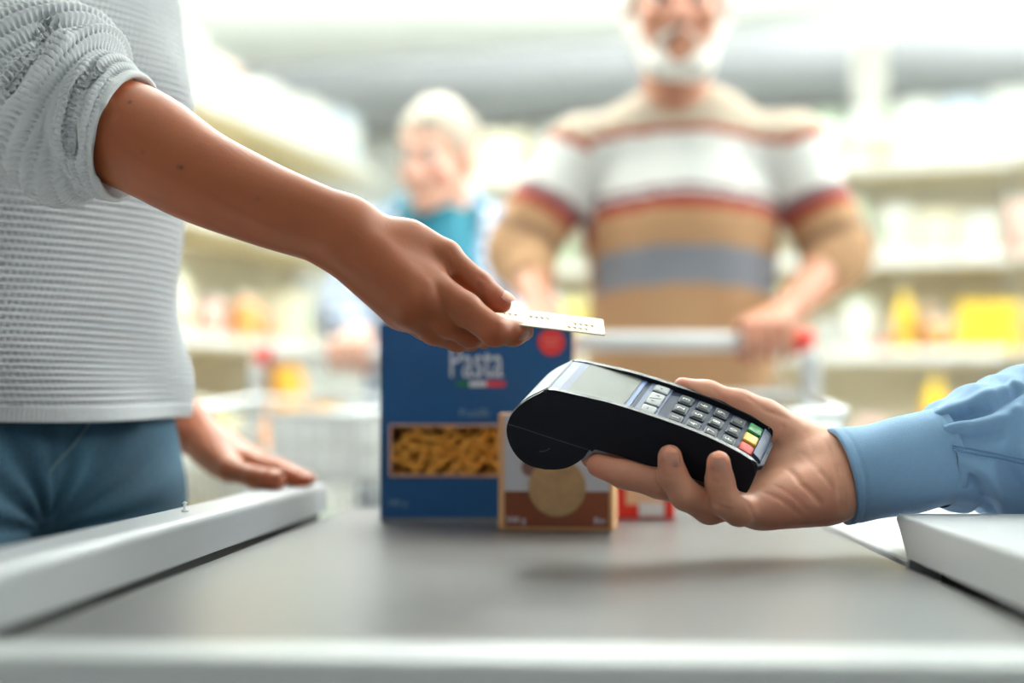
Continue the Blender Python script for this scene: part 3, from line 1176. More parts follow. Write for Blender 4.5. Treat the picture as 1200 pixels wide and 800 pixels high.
# ================================================================== payment card
CARD_L = unit((0.993, 0.0, -0.118))
CARD_S = unit((0.0, 52.2, 15.4))
CARD_S = unit(CARD_S - CARD_L * CARD_S.dot(CARD_L))
CARD_N = np.cross(CARD_L, CARD_S)
CARD_C = P(642, 378, 1.050)                      # centre of the card
cl = 0.0856
CARD_C = P(709.5, 393, 1.027) - CARD_L * cl / 2 + CARD_S * 0.027
cm = Matrix(((*CARD_L[:1], CARD_S[0], CARD_N[0], CARD_C[0]), (CARD_L[1], CARD_S[1], CARD_N[1], CARD_C[1]),
             (CARD_L[2], CARD_S[2], CARD_N[2], CARD_C[2]), (0, 0, 0, 1)))
card = empty('payment_card')
card.matrix_world = cm
tag(card, 'cream plastic payment card held out by the fingertips', 'card')
m_card = mat('card_cream', (176, 166, 136), 0.55, noise=0.03, nscale=20)
m_cardedge = mat('card_print_gold', (138, 118, 72), 0.45)
bm = bmesh.new()
rr = 0.0032
pts = []
for cx, cy, a0 in ((1, 1, 0), (-1, 1, 90), (-1, -1, 180), (1, -1, 270)):
    for i in range(6):
        t = math.radians(a0 + i * 18)
        pts.append((cx * (cl / 2 - rr) + rr * math.cos(t), cy * (0.027 - rr) + rr * math.sin(t)))
lo_ = [bm.verts.new((x, y, -0.00045)) for x, y in pts]
hi_ = [bm.verts.new((x, y, 0.00045)) for x, y in pts]
bm.faces.new(lo_)
bm.faces.new(hi_)
for i in range(len(pts)):
    j = (i + 1) % len(pts)
    bm.faces.new((lo_[i], lo_[j], hi_[j], hi_[i]))
link('card_body', bm_mesh('card_body', bm), m_card, card)
bm = bmesh.new()
for gx, gy, nn in ((-0.006, 0.004, 4), (0.027, -0.003, 4), (-0.028, 0.004, 3), (0.0225, -0.0165, 4)):
    for i in range(nn):
        x0 = gx + (i - (nn - 1) / 2) * 0.0042
        box_bm(bm, (x0, gy + 0.0015, 0.0006), (0.0024, 0.0012, 0.0006), None, 0.0002, 1)
        box_bm(bm, (x0 + 0.0005, gy - 0.0013, 0.0006), (0.0014, 0.0016, 0.0006), None, 0.0002, 1)
link('embossed_number', bm_mesh('embossed_number', bm), m_cardedge, card)
box('signature_strip', (0.0385, 0, 0.0005), (0.0018, 0.048, 0.0003), m_cardedge, card)

# ================================================================== shopping carts
m_chrome = mat('cart_chrome', (206, 210, 212), 0.28, metal=0.75, noise=0.02)
m_hgrey = mat('cart_handle_grey', (214, 214, 214), 0.4)
m_cap = mat('cart_red_plastic', (222, 52, 36), 0.4)
m_tyre = mat('cart_tyre', (60, 60, 62), 0.6)


def make_cart():
    """local origin on the floor under the handle, basket towards -y"""
    o = empty('shopping_cart')
    W = 0.235
    t = Tubes()
    t.add([(-W, 0, 1.043), (W, 0, 1.043)], 0.0155, 14)
    t.build('handle', m_hgrey, o)
    for s_ in (-1, 1):
        t = Tubes()
        t.add([(s_ * (W - 0.004), 0, 1.043), (s_ * (W + 0.028), 0, 1.043)], 0.021, 14)
        t.build('handle_cap', m_cap, o)
    for s_ in (-1, 1):
        t = Tubes()
        t.add(spline([(s_ * (W + 0.02), 0.0, 1.043), (s_ * (W + 0.02), -0.02, 0.98), (s_ * (W + 0.015), -0.05, 0.80), (s_ * (W - 0.01), -0.06, 0.45),
                      (s_ * (W - 0.01), -0.06, 0.20)], 20), 0.0125, 10)
        t.add(spline([(s_ * (W - 0.01), -0.06, 0.20), (s_ * (W - 0.02), -0.3, 0.17), (s_ * (W - 0.05), -0.56, 0.17)], 10), 0.011, 8)
        t.build('frame_tube', m_chrome, o)
        # white plastic corner shields beside the handle
        box('corner_shield', (s_ * (W + 0.021), -0.022, 0.965), (0.030, 0.035, 0.12), m_hgrey, o, bev=0.008)

    def lerp(a, b, k):
        return tuple(a[i] + (b[i] - a[i]) * k for i in range(3))
    # basket corners: top and bottom, rear (r) and front (f)
    tr, tf, br, bf = (W, -0.055, 0.955), (0.185, -0.56, 0.925), (W - 0.03, -0.08, 0.56), (0.155, -0.50, 0.62)
    for s_ in (-1, 1):
        mir = lambda p: (p[0] * s_, p[1], p[2])
        t = Tubes()
        for k in np.linspace(0, 1, 15):
            t.add([mir(lerp(tr, tf, k)), mir(lerp(br, bf, k))], 0.0024, 6)
        for k in np.linspace(0.12, 0.9, 6):
            t.add([mir(lerp(tr, br, k)), mir(lerp(tf, bf, k))], 0.0022, 6)
        t.build('basket_side', m_chrome, o)
    for nm, a, b in (('basket_front', tf, bf), ('basket_rear', tr, br)):
        t = Tubes()
        for k in np.linspace(-1, 1, 13):
            t.add([(a[0] * k, a[1], a[2]), (b[0] * k, b[1], b[2])], 0.0024, 6)
        for k in np.linspace(0.1, 0.9, 6):
            q = lerp(a, b, k)
            t.add([(-q[0], q[1], q[2]), q], 0.0022, 6)
        t.build(nm, m_chrome, o)
    t = Tubes()
    for k in np.linspace(-1, 1, 13):
        t.add([(br[0] * k, br[1], br[2]), (bf[0] * k, bf[1], bf[2])], 0.0024, 6)
    t.build('basket_floor', m_chrome, o)
    t = Tubes()
    t.add([tr, tf, (-tf[0], tf[1], tf[2]), (-tr[0], tr[1], tr[2]), tr], 0.007, 8)
    t.build('basket_rim', m_chrome, o)
    box('child_seat', (0, -0.075, 0.86), (0.40, 0.012, 0.14), m_hgrey, o, bev=0.005)
    for sx in (-1, 1):
        for yy in (-0.06, -0.54):
            w_ = lathe('wheel', [(0.008, -0.012), (0.052, -0.012), (0.058, -0.006), (0.058, 0.006), (0.052, 0.012), (0.008, 0.012)], 20)
            w_.transform(Matrix.Rotation(math.radians(90), 4, 'Y'))
            x_ = sx * ((W - 0.01) if yy > -0.3 else (W - 0.05))
            w = link('wheel', w_, m_tyre, o)
            w.location = (x_, yy, 0.0585)
            box('caster_fork', (0, 0.01, 0.055), (0.034, 0.05, 0.10), m_chrome, w, bev=0.006)
    return o


cart = make_cart()
CX1 = 0.228
cart.location = (CX1, 2.33, 0)
tag(cart, 'chrome shopping trolley with red handle ends pushed by the man in stripes', 'shopping cart', 'shopping carts')
cart2 = cart.copy()
col.objects.link(cart2)
for ch in cart.children:
    c = ch.copy()
    col.objects.link(c)
    c.parent = cart2
    for g in ch.children:
        d_ = g.copy()
        col.objects.link(d_)
        d_.parent = c
cart2.location = (-0.27, 2.86, 0)
cart2.rotation_euler = (0, 0, math.radians(-16))
tag(cart2, 'chrome shopping trolley left of the blue pasta box', 'shopping cart', 'shopping carts')

# ================================================================== people
m_skin = {}


def skin_mat(name, rough=0.45):
    if name not in m_skin:
        m_skin[name] = mat('skin_' + name, (200, 150, 120), rough, attr=True, sss=0.18, noise=0.05, nscale=45, bump=0.05, bscale=500)
    return m_skin[name]


m_nail = mat('fingernail', (226, 156, 132), 0.42, noise=0.02)
m_eye = mat('eyeball', (240, 238, 232), 0.2, attr=True, noise=0.0)


def chain(j, r, flat=None):
    out = []
    for i in range(len(j) - 1):
        out.append(cone(j[i], j[i + 1], r[i], r[i + 1]))
    return out


def Rcols(f):
    """columns: forward, left, up for a heading f (2D)"""
    f = unit((f[0], f[1], 0))
    return np.stack([f, np.array([-f[1], f[0], 0]), np.array([0, 0, 1.0])], 1)


def rot_axis(R, yaw=0, pitch=0, roll=0):
    M = (Matrix.Rotation(yaw, 3, 'Z') @ Matrix.Rotation(pitch, 3, 'Y') @ Matrix.Rotation(roll, 3, 'X'))
    return R @ np.array(M)


def head_groups(c, R, s=1.0):
    def T(*p):
        return c + R @ (np.array(p) * s)

    def E(p, r):
        return ell(T(*p), np.array(r) * s, R)

    def Cn(a, b, ra, rb):
        return cone(T(*a), T(*b), ra * s, rb * s)
    pr = [E((-0.012, 0, 0.035), (0.098, 0.077, 0.085)), E((0.024, 0, -0.035), (0.068, 0.060, 0.086))]
    for q in (-1, 1):
        pr += [Cn((0.0, q * 0.050, -0.045), (0.066, q * 0.014, -0.100), 0.020, 0.017), E((0.068, q * 0.038, -0.034), (0.020, 0.020, 0.020))]
    pr += [E((0.076, 0, -0.102), (0.019, 0.022, 0.017)), Cn((0.080, -0.034, 0.018), (0.080, 0.034, 0.018), 0.011, 0.011)]
    pr += [sub(E((0.103, q * 0.032, -0.002), (0.020, 0.020, 0.014)), 0.012 * s) for q in (-1, 1)]
    pr += [Cn((0.088, 0, 0.004), (0.108, 0, -0.040), 0.008, 0.012)] + [E((0.098, q * 0.012, -0.044), (0.011, 0.008, 0.008)) for q in (-1, 1)]
    pr += [Cn((0.084, -0.020, -0.069), (0.094, 0, -0.066), 0.004, 0.006), Cn((0.084, 0.020, -0.069), (0.094, 0, -0.066), 0.004, 0.006),
           Cn((0.084, -0.015, -0.079), (0.084, 0.015, -0.079), 0.007, 0.007)]
    ears = [E((-0.008, q * 0.078, -0.014), (0.019, 0.008, 0.031)) for q in (-1, 1)]
    neck = [Cn((-0.018, 0, -0.060), (-0.034, 0, -0.19), 0.052, 0.060)]
    return [(pr, 0.012 * s, 0.0), (ears, 0.004, 0.008), (neck, 0.0, 0.025)], T, E, Cn


def add_eyes(parent, T, s, iris=(60, 40, 30)):
    for q in (-1, 1):
        bm = bmesh.new()
        bmesh.ops.create_uvsphere(bm, u_segments=16, v_segments=12, radius=0.0125 * s)
        me = bm_mesh('eye', bm, True)
        c = T(0.0815, q * 0.032, -0.001)
        me.transform(Matrix.Translation(c.tolist()))
        V = np.array([v.co[:] for v in me.vertices])
        fwd = unit(T(1, 0, 0) - T(0, 0, 0))
        d = (V - c) @ fwd / (0.0125 * s)
        C = np.where((d > 0.86)[:, None], rgb(*iris), rgb(236, 232, 226))
        C[d > 0.965] = rgb(10, 8, 8)
        a = me.color_attributes.new('Col', 'FLOAT_COLOR', 'POINT')
        a.data.foreach_set('color', np.hstack([C, np.ones((len(C), 1))]).astype(np.float32).ravel())
        link('eye', me, m_eye, parent)


def nail(parent, pos, t, n, w, l, material=m_nail):
    """curved plate; t along the finger towards the tip, n out of the finger"""
    t = unit(t)
    n = unit(n - t * np.dot(n, t))
    b = np.cross(t, n)
    nu, nv = 9, 9
    V = []
    for lay in (0.0, -0.0007):
        for i in range(nu):
            x = i / (nu - 1) * 2 - 1
            for j in range(nv):
                y = j / (nv - 1) * 2 - 1
                ww = w / 2 * (1 - 0.10 * (y > 0) * y) * math.sqrt(max(0.05, 1 - max(0, abs(y) - 0.45) ** 2 * 1.6))
                a = x * 0.95
                V.append(pos + b * (ww * math.sin(a) / math.sin(0.95)) + n * (ww * 0.75 * (math.cos(a) - 1) + lay - 0.0006 * y * y) + t * (l / 2 * y))
    f = np.vstack([grid_faces(nu, nv, False), grid_faces(nu, nv, False, nu * nv)[:, ::-1]])
    return link('fingernail', mesh_np('fingernail', np.array(V), f), material, parent)


def cloth(name, groups, h, m, parent, folds=(), colour=None, relaxn=2):
    V, Q = sdf_mesh(groups, h)
    V = relax(V, Q, relaxn)
    N = normals_of(V, Q)
    V0 = V
    for fr, amp, seed in folds:
        V = V + N * (amp * wavy(V0, fr, seed))[:, None]
    C = colour(V0) if colour is not None else None
    return link(name, mesh_np(name, V, Q, True, C), m, parent)


def tint_skin(V, base, spots):
    C = np.tile(base, (len(V), 1))
    for p, r, c, k in spots:
        w = k * np.exp(-(np.linalg.norm(V - p, axis=1) / r) ** 2)
        C = C * (1 - w[:, None]) + np.array(c) * w[:, None]
    return C


def shoe_groups(p, f):
    f = unit((f[0], f[1], 0))
    p = np.array([p[0], p[1], 0])
    z = np.array([0, 0, 1.0])
    return [([cone(p - f * 0.05 + z * 0.045, p + f * 0.15 + z * 0.036, 0.042, 0.035), cone(p + z * 0.05, p + z * 0.11, 0.045, 0.05)], 0.03, 0)]


# ------------------------------------------------------------------ the customer (woman)
WF = unit((0.75, -0.66, 0))
WL = np.array([-WF[1], WF[0], 0])
WC = np.array([-0.466, 1.300, 0])


def Wp(f, l, z):
    return WC + WF * f + WL * l + np.array([0, 0, z])


woman = empty('person')
woman.location = WC.tolist()
tag(woman, 'customer in pale grey knitted sweater and jeans holding out a card', 'person')


def own(o, root):
    """parent an object modelled in world space to a root without moving it"""
    o.parent = root
    o.matrix_parent_inverse = root.matrix_basis.inverted()
    return o


bpy.context.view_layer.update()
W_SKIN = rgb(160, 84, 47)
W_RED = rgb(182, 88, 64)

# right arm and hand, seen in focus
Y0 = 1.05
w_elb = P(50, 122, 1.100)
arm_c = spline([w_elb, P(156, 161, 1.08), P(228, 203, 1.068), P(295, 233, 1.060), P(347, 253, 1.054), P(402, 272, Y0)], 30)
arm_t = np.linspace(0, 5, len(arm_c))
arm_r = np.interp(arm_t, [0, 1, 2, 3, 4, 5], [0.0390, 0.0412, 0.0358, 0.0318, 0.0292, 0.0270])
for _ in range(3):
    arm_r[1:-1] = (arm_r[:-2] + 2 * arm_r[1:-1] + arm_r[2:]) / 4
view_n = np.array([0, 1.0, 0])
forearm = [cone(arm_c[i], arm_c[i + 1], arm_r[i], arm_r[i + 1], view_n, 1.0 + 0.05 * arm_t[i]) for i in range(len(arm_c) - 1)]
w_sho = np.array([-0.55, 1.190, 1.345])
upper_arm = [cone(w_sho, w_elb, 0.045, 0.039)]
wr = P(398, 271, Y0)
mc = {'i': P(506, 335, 1.040), 'm': P(494, 350, 1.030), 'r': P(480, 364, 1.033), 'p': P(469, 367, 1.048)}
palm = [cone(P(404, 264, 1.052), mc['i'], 0.0165, 0.0128, view_n, 1.1), cone(P(404, 272, 1.045), mc['m'], 0.0180, 0.0122), cone(P(402, 282, 1.047), mc['r'], 0.0180, 0.0118),
        cone(P(398, 289, 1.052), mc['p'], 0.0172, 0.0118),
        cone(P(412, 267, 1.058), P(478, 286, 1.060), 0.0160, 0.0155), cone(P(478, 286, 1.060), P(519, 300, 1.058), 0.0155, 0.0122),
        cone(P(455, 300, 1.055), P(500, 325, 1.055), 0.018, 0.013)]
thumb = chain([P(500, 291, 1.062), P(523, 301, 1.057), P(562, 335, 1.052), P(579, 350, 1.046), P(589, 356, 1.044)], [0.0125, 0.0112, 0.0100, 0.0090, 0.0068])
index = chain([mc['i'], P(545, 362, 1.031), P(579, 388, 1.024), P(602, 390.5, 1.034), P(614, 388, 1.044)], [0.0128, 0.0118, 0.0108, 0.0090, 0.0075])
middle = chain([mc['m'], P(524, 378, 1.040), P(551, 392, 1.052), P(566, 394, 1.074), P(580, 388, 1.086)], [0.0120, 0.0104, 0.0096, 0.0086, 0.0074])
ring = chain([mc['r'], P(508, 388, 1.050), P(536, 398, 1.066), P(551, 398, 1.084), P(561, 391, 1.096)], [0.0116, 0.0098, 0.0088, 0.0082, 0.0070])
pinky = chain([mc['p'], P(498, 384, 1.060), P(520, 394, 1.074), P(532, 395, 1.090), P(540, 390, 1.100)], [0.0112, 0.0090, 0.0080, 0.0072, 0.0062])
fingers = [([*index], 0.004, 0), ([*middle], 0.004, 0.0004), ([*ring], 0.004, 0.0004), ([*pinky], 0.004, 0.0004), ([*thumb], 0.005, 0.003)]
V, Q = sdf_mesh(fingers + [(palm, 0.014, 0.005), (upper_arm, 0, 0.01), (forearm, 0.001, 0.010)], 0.0017)
V = relax(V, Q, 2)


def dorsal(px, py, Y, dx, dy):
    """short line across the visible side of a finger"""
    return [P(px - dx, py - dy, Y - 0.012), P(px, py, Y - 0.014), P(px + dx, py + dy, Y - 0.012)]


ln = []
for k, dx in enumerate((-3.5, 0, 3.5)):          # wrinkles on the thumb joint
    ln.append(([P(566 + dx, 333 + dx * .8, 1.043) + np.array([0, 0, 0.004]), P(561 + dx, 340 + dx * .8, 1.040)], 0.0011, 0.0009))
ln.append(([P(519, 302, 1.046), P(532, 322, 1.042), P(548, 345, 1.038)], 0.0022, 0.0012))
ln.append(([P(574, 381, 1.013), P(572, 392, 1.012), P(574, 402, 1.016)], 0.0014, 0.0006))
ln.append(([P(581, 381, 1.013), P(580, 392, 1.012), P(581, 402, 1.016)], 0.0013, 0.0006))
ln.append(([P(598, 384, 1.022), P(597, 391, 1.022), P(598, 400, 1.026)], 0.0012, 0.0005))
ln.append(([P(512, 369, 1.020), P(530, 381, 1.020), P(561, 402, 1.022)], 0.0024, 0.0020))
ln.append(([P(495, 386, 1.024), P(515, 393, 1.028), P(553, 406, 1.040)], 0.0022, 0.0016))
V = crease(V, Q, ln)
# tendons and knuckle relief on the back of the hand
N = normals_of(V, Q)
off = np.zeros(len(V))
for k_, (a, b) in {'i': ((425, 268), (500, 331)), 'm': ((420, 278), (488, 346)), 'r': ((416, 288), (474, 360))}.items():
    off += 0.0007 * np.exp(-(seg_dist(V, [P(*a, 1.034), P(*b, 1.022)]) / 0.006) ** 2)
for p_ in (P(500, 333, 1.026), P(488, 347, 1.016), P(474, 361, 1.019)):
    off += 0.0011 * np.exp(-(np.linalg.norm(V - p_, axis=1) / 0.008) ** 2)
V = V + N * off[:, None]
spots = [(P(610, 388, 1.04), 0.012, W_RED, 0.6), (P(588, 356, 1.045), 0.013, W_RED, 0.65), (P(579, 388, 1.02), 0.010, W_RED, 0.35), (P(562, 336, 1.05), 0.01, W_RED, 0.4),
         (P(155, 117, 1.04), 0.0016, rgb(60, 30, 22), 0.9), (P(208, 195, 1.034), 0.0016, rgb(60, 30, 22), 0.9)]
for mx, my in ((155, 116), (208, 196), (163, 178), (298, 236)):       # moles sit where the ray meets the arm
    ray = unit(P(mx, my, 1.0) - np.array([0, 0, CZ]))
    d_ = np.linalg.norm(np.cross(V - np.array([0, 0, CZ]), ray), axis=1)
    near = d_ < 0.003
    if near.any():
        spots.append((V[near][np.argmin(V[near][:, 1])], 0.0016, rgb(58, 30, 22), 0.85 if mx in (155, 208) else 0.35))
arm_part = (V, Q, tint_skin(V, W_SKIN, spots))

# left arm, hand flat on the rail
l_sho = Wp(-0.01, 0.120, 1.345)
l_elb = np.array([-0.500, 1.56, 1.08])
l_wr = P(212, 497, 1.505)
lz = BZ + RH
lm = {'i': P(286, 541, 1.465), 'm': P(288, 536, 1.485), 'r': P(286, 534, 1.505), 'p': P(282, 534, 1.525)}


def on_rail(px, Y, r):
    p = P(px, 500, Y)
    p[2] = lz + r + 0.0004
    return p


lh = [(chain([lm['i'], P(322, 551, 1.455), on_rail(346, 1.445, 0.0085), on_rail(360, 1.44, 0.0068)], [0.0115, 0.0100, 0.0085, 0.0068]), 0.004, 0),
      (chain([lm['m'], P(328, 549, 1.475), on_rail(352, 1.465, 0.0085), on_rail(364, 1.46, 0.0068)], [0.0115, 0.0100, 0.0085, 0.0068]), 0.004, 0.001),
      (chain([lm['r'], P(322, 548, 1.497), P(345, 556, 1.49), P(358, 562, 1.487)], [0.011, 0.0095, 0.008, 0.0066]), 0.004, 0.001),
      (chain([lm['p'], P(312, 546, 1.52), P(332, 553, 1.515), P(342, 559, 1.513)], [0.010, 0.0085, 0.0074, 0.006]), 0.004, 0.001),
      (chain([P(243, 528, 1.475), P(270, 551, 1.435), on_rail(300, 1.408, 0.0105), on_rail(318, 1.396, 0.0095), on_rail(326, 1.392, 0.0075)], [0.017, 0.0125, 0.0108, 0.0100, 0.0078]), 0.006, 0.004),
      ([cone(l_wr, lm[k], 0.0175, 0.012) for k in 'imrp'] + [cone(l_wr, P(262, 545, 1.455), 0.018, 0.015), cone(l_elb, l_wr, 0.040, 0.0255), cone(l_sho, l_elb, 0.048, 0.042)], 0.016, 0.008)]
V, Q = sdf_mesh(lh, 0.0026)
V = relax(V, Q, 2)
larm_part = (V, Q, tint_skin(V, W_SKIN, [(on_rail(322, 1.395, 0.01), 0.014, W_RED, 0.5), (on_rail(358, 1.44, 0.01), 0.012, W_RED, 0.5)]))
# head, neck, torso and legs
wh_c = Wp(0.035, 0, 1.585)
WR = rot_axis(Rcols(WF), 0.15, 0.12)
hg, T, E, Cn = head_groups(wh_c, WR, 0.93)
core = [(hg[0][0], hg[0][1], hg[0][2]), hg[1], hg[2],
        ([cone(Wp(-0.03, 0, 1.42), Wp(0, 0, 1.10), 0.065, 0.085), cone(Wp(0, 0.13, 1.345), Wp(-0.02, 0, 1.39), 0.045, 0.055), cone(Wp(-0.02, 0, 1.39), w_sho, 0.055, 0.045),
          cone(Wp(0, 0, 1.1), Wp(-0.01, 0, 0.92), 0.08, 0.075)] +
         [c for q in (-1, 1) for c in (cone(Wp(0, q * 0.085, 0.90), Wp(0, q * 0.09, 0.48), 0.060, 0.045), cone(Wp(0, q * 0.09, 0.48), Wp(-0.01, q * 0.09, 0.09), 0.045, 0.032),
                                       cone(Wp(-0.01, q * 0.09, 0.06), Wp(0.10, q * 0.09, 0.05), 0.03, 0.022))], 0.03, 0.02)]
V, Q = sdf_mesh(core, 0.0045)
V = relax(V, Q, 1)
core_part = (V, Q, np.tile(W_SKIN, (len(V), 1)))
V, Q, C = join_meshes([core_part, arm_part, larm_part])
own(link('body', mesh_np('body', V, Q, True, C), skin_mat('tan')), woman)
add_eyes(woman, T, 0.93)
for o in [o for o in woman.children if o.name.startswith('eye')]:
    own(o, woman)
hair = [([E((-0.03, 0, 0.045), (0.105, 0.086, 0.09)), Cn((-0.08, 0, 0.02), (-0.09, 0, -0.12), 0.055, 0.05), Cn((-0.09, 0, -0.1), (-0.11, 0, -0.30), 0.05, 0.025),
          sub(E((0.10, 0, -0.04), (0.085, 0.068, 0.10)), 0.02)], 0.03, 0)]
own(cloth('hair', hair, 0.006, mat('hair_dark_brown', (58, 36, 26), 0.5, noise=0.3, nscale=90, bump=0.4, bscale=150), None, [(60, 0.003, 3)]), woman)

nail(woman, P(590.5, 353.5, 1.0445) + np.array([0.0030, -0.0045, 0.0050]), P(589, 356, 1.044) - P(566, 338, 1.05), np.array([0.45, -0.62, 0.68]), 0.0115, 0.0120)
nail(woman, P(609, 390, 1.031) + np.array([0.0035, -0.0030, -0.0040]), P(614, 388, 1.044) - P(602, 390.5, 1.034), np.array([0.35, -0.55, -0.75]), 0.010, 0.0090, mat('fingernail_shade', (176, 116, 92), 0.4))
nail(woman, on_rail(321, 1.392, 0.0095) + np.array([0.002, -0.002, 0.0092]), on_rail(326, 1.392, 0.0075) - on_rail(300, 1.408, 0.0105), np.array([0.2, -0.35, 0.9]), 0.0125, 0.0125)
nail(woman, on_rail(358, 1.44, 0.0068) + np.array([0.0, -0.001, 0.0070]), on_rail(360, 1.44, 0.0068) - on_rail(346, 1.445, 0.0085), np.array([0.2, -0.2, 0.9]), 0.010, 0.010)
for o in [o for o in woman.children if o.name.startswith('fingernail')]:
    own(o, woman)

# sweater: torso and sleeves with a real knitted relief
ROW, STI = 0.0066, 0.0056


def knit(u, v):
    """relief of an open knit; u along the row, v across rows (metres)"""
    r = v / ROW
    row = np.floor(r + 0.5)
    fr = r - row
    ridge = np.cos(2 * np.pi * fr)
    st = u / STI + 0.5 * (row % 2)
    yarn = 0.00045 * np.cos(2 * np.pi * (st * 1.0 + 0.25)) * np.clip(ridge, 0, 1)
    hr = r - 0.5
    hrow = np.floor(hr + 0.5)
    hf = hr - hrow
    hs = u / STI + 0.5 * (hrow % 2)
    hx = hs - np.floor(hs + 0.5)
    hole = np.exp(-(hx / 0.27) ** 2 - (hf / 0.22) ** 2)
    return 0.0005 * ridge + yarn - 0.0060 * hole


def grid_normals(G):
    du = np.gradient(G, axis=0)
    dv = np.gradient(G, axis=1)
    n = np.cross(du, dv)
    return n / (np.linalg.norm(n, axis=-1)[..., None] + 1e-12)


zs_k = np.array([0.88, 0.912, 0.925, 0.98, 1.05, 1.13, 1.20, 1.25, 1.30, 1.345, 1.385, 1.415, 1.425])
a_k = np.array([0.118, 0.120, 0.124, 0.123, 0.116, 0.117, 0.124, 0.122, 0.112, 0.098, 0.080, 0.066, 0.060])
b_k = np.array([0.174, 0.175, 0.176, 0.176, 0.174, 0.176, 0.178, 0.178, 0.178, 0.172, 0.128, 0.085, 0.075])


def sm(x, xs, ys):
    w = 0.02
    return sum(np.interp(x + d, xs, ys) for d in (-w, -w / 2, 0, w / 2, w)) / 5


th = np.concatenate([np.radians(np.linspace(-105, 75, 400)), np.radians(np.linspace(77, 253, 60))])
zz = np.concatenate([np.linspace(0.905, 1.335, 390), np.linspace(1.34, 1.425, 24)])
TH, ZZ = np.meshgrid(th, zz, indexing='xy')
aa = sm(ZZ, zs_k, a_k)
bb = sm(ZZ, zs_k, b_k)
ct, st_ = np.cos(TH), np.sin(TH)
pw = 0.92
X_ = np.sign(ct) * np.abs(ct) ** pw * aa
Y_ = np.sign(st_) * np.abs(st_) ** pw * bb
bust = np.exp(-((ZZ - 1.205) / 0.06) ** 2) * (np.exp(-((TH - 0.55) / 0.42) ** 2) + np.exp(-((TH + 0.55) / 0.42) ** 2))
X_ = X_ + 0.030 * bust
hemdrop = 0.010 * np.exp(-((ZZ - 0.90) / 0.05) ** 2) * (0.5 + 0.5 * np.cos(TH * 2 + 0.6))
G = WC + X_[..., None] * WF + Y_[..., None] * WL + np.stack([np.zeros_like(ZZ), np.zeros_like(ZZ), ZZ + 0.016 * np.exp(-((ZZ - 0.905) / 0.06) ** 2) - 0.6 * hemdrop], -1)
fold = 0.006 * np.sin(TH * 5 + ZZ * 22) * np.clip((1.02 - ZZ) / 0.1, 0, 1) + 0.005 * np.sin(TH * 3 - ZZ * 30 + 1) * np.clip((1.2 - ZZ) / 0.2, 0, 1)
Nn = grid_normals(G)
if ((Nn[100, 150] @ WF) < 0):
    Nn = -Nn
G = G + Nn * fold[..., None]
arc = np.concatenate([[0], np.cumsum(np.linalg.norm(np.diff(G[150], axis=0), axis=1))])
kn = knit(np.broadcast_to(arc, ZZ.shape), ZZ)
hemz = ZZ - 0.905
kn = np.where(hemz < 0.012, 0.0006 * np.cos(2 * np.pi * arc / 0.004)[None, :] + 0.0004, kn)
dens = np.broadcast_to(((np.arange(len(th)) < 400)[None, :] & (np.arange(len(zz)) < 390)[:, None]), kn.shape)
G = G + Nn * np.where(dens, kn, 0)[..., None]
# turn the hem under
inner = G[0] - Nn[0] * 0.006
inner2 = inner + np.array([0, 0, 0.03]) - Nn[0] * 0.004
G = np.concatenate([inner2[None], inner[None], (G[0] - Nn[0] * 0.003 - np.array([0, 0, 0.001]))[None], G])
tv, tf_ = G.reshape(-1, 3), grid_faces(G.shape[0], G.shape[1], True)


def sleeve(path, rad, L_dense, foldf, n_th=504, knitted=True, cuff=0.005, rmin=0.0):
    """tube along a path: returns verts, faces; path runs from shoulder to cuff"""
    p = spline(path, 60)
    d = np.concatenate([[0], np.cumsum(np.linalg.norm(np.diff(p, axis=0), axis=1))])
    s = L_dense * d[-1] if np.ndim(L_dense) else np.linspace(0, d[-1], L_dense)
    c = np.stack([np.interp(s, d, p[:, i]) for i in range(3)], -1)
    r = np.interp(s, np.linspace(0, d[-1], len(rad)), rad)
    for _ in range(8):
        c[1:-1] = (c[:-2] + 2 * c[1:-1] + c[2:]) / 4
        r[1:-1] = (r[:-2] + 2 * r[1:-1] + r[2:]) / 4
    R_ = tube_verts(c, 1.0, n_th)
    ax = c[:, None, :]
    dirs = R_ - ax
    a = np.linspace(0, 2 * np.pi, n_th, endpoint=False)[None, :]
    ss = s[:, None]
    rr = r[:, None] + foldf(ss, a, d[-1])
    if knitted:
        rr = rr + np.where(ss > d[-1] - cuff, 0.0004 * np.cos(2 * np.pi * ss / 0.003), knit(a * 84 * STI / (2 * np.pi), ss))
    rr = np.maximum(rr, rmin)
    Gs = ax + dirs * rr[..., None]
    t = unit(c[-1] - c[-3])
    e1 = ax[-1] + dirs[-1] * (rr[-1] - 0.0025)[:, None] + t * 0.0012
    e2 = ax[-1] + dirs[-1] * (rr[-1] - 0.0045)[:, None]
    e3 = ax[-1] + dirs[-1] * (rr[-1] - 0.0050)[:, None] - t * 0.03
    Gs = np.concatenate([Gs, e1[None], e2[None], e3[None]])
    return Gs


def fold_r(s, a, L_):
    x = (L_ - s)                                     # distance from the cuff
    amp = 0.0140 * np.exp(-((x - 0.065) / 0.055) ** 2) + 0.003
    ph = 2 * np.pi * x / 0.041 + 1.6 * np.sin(a + 0.5) + 0.8 * np.sin(2 * a)
    w = 0.8 + 0.2 * np.cos(a - 2.2)
    f = np.sin(ph)
    f = np.where(f > 0, f ** 0.8, -np.abs(f) ** 1.3 * 0.9)
    return amp * w * f * np.clip(x / 0.02, 0, 1) + 0.003 * np.sin(3 * a + x * 40) * np.clip(x / 0.03, 0, 1)


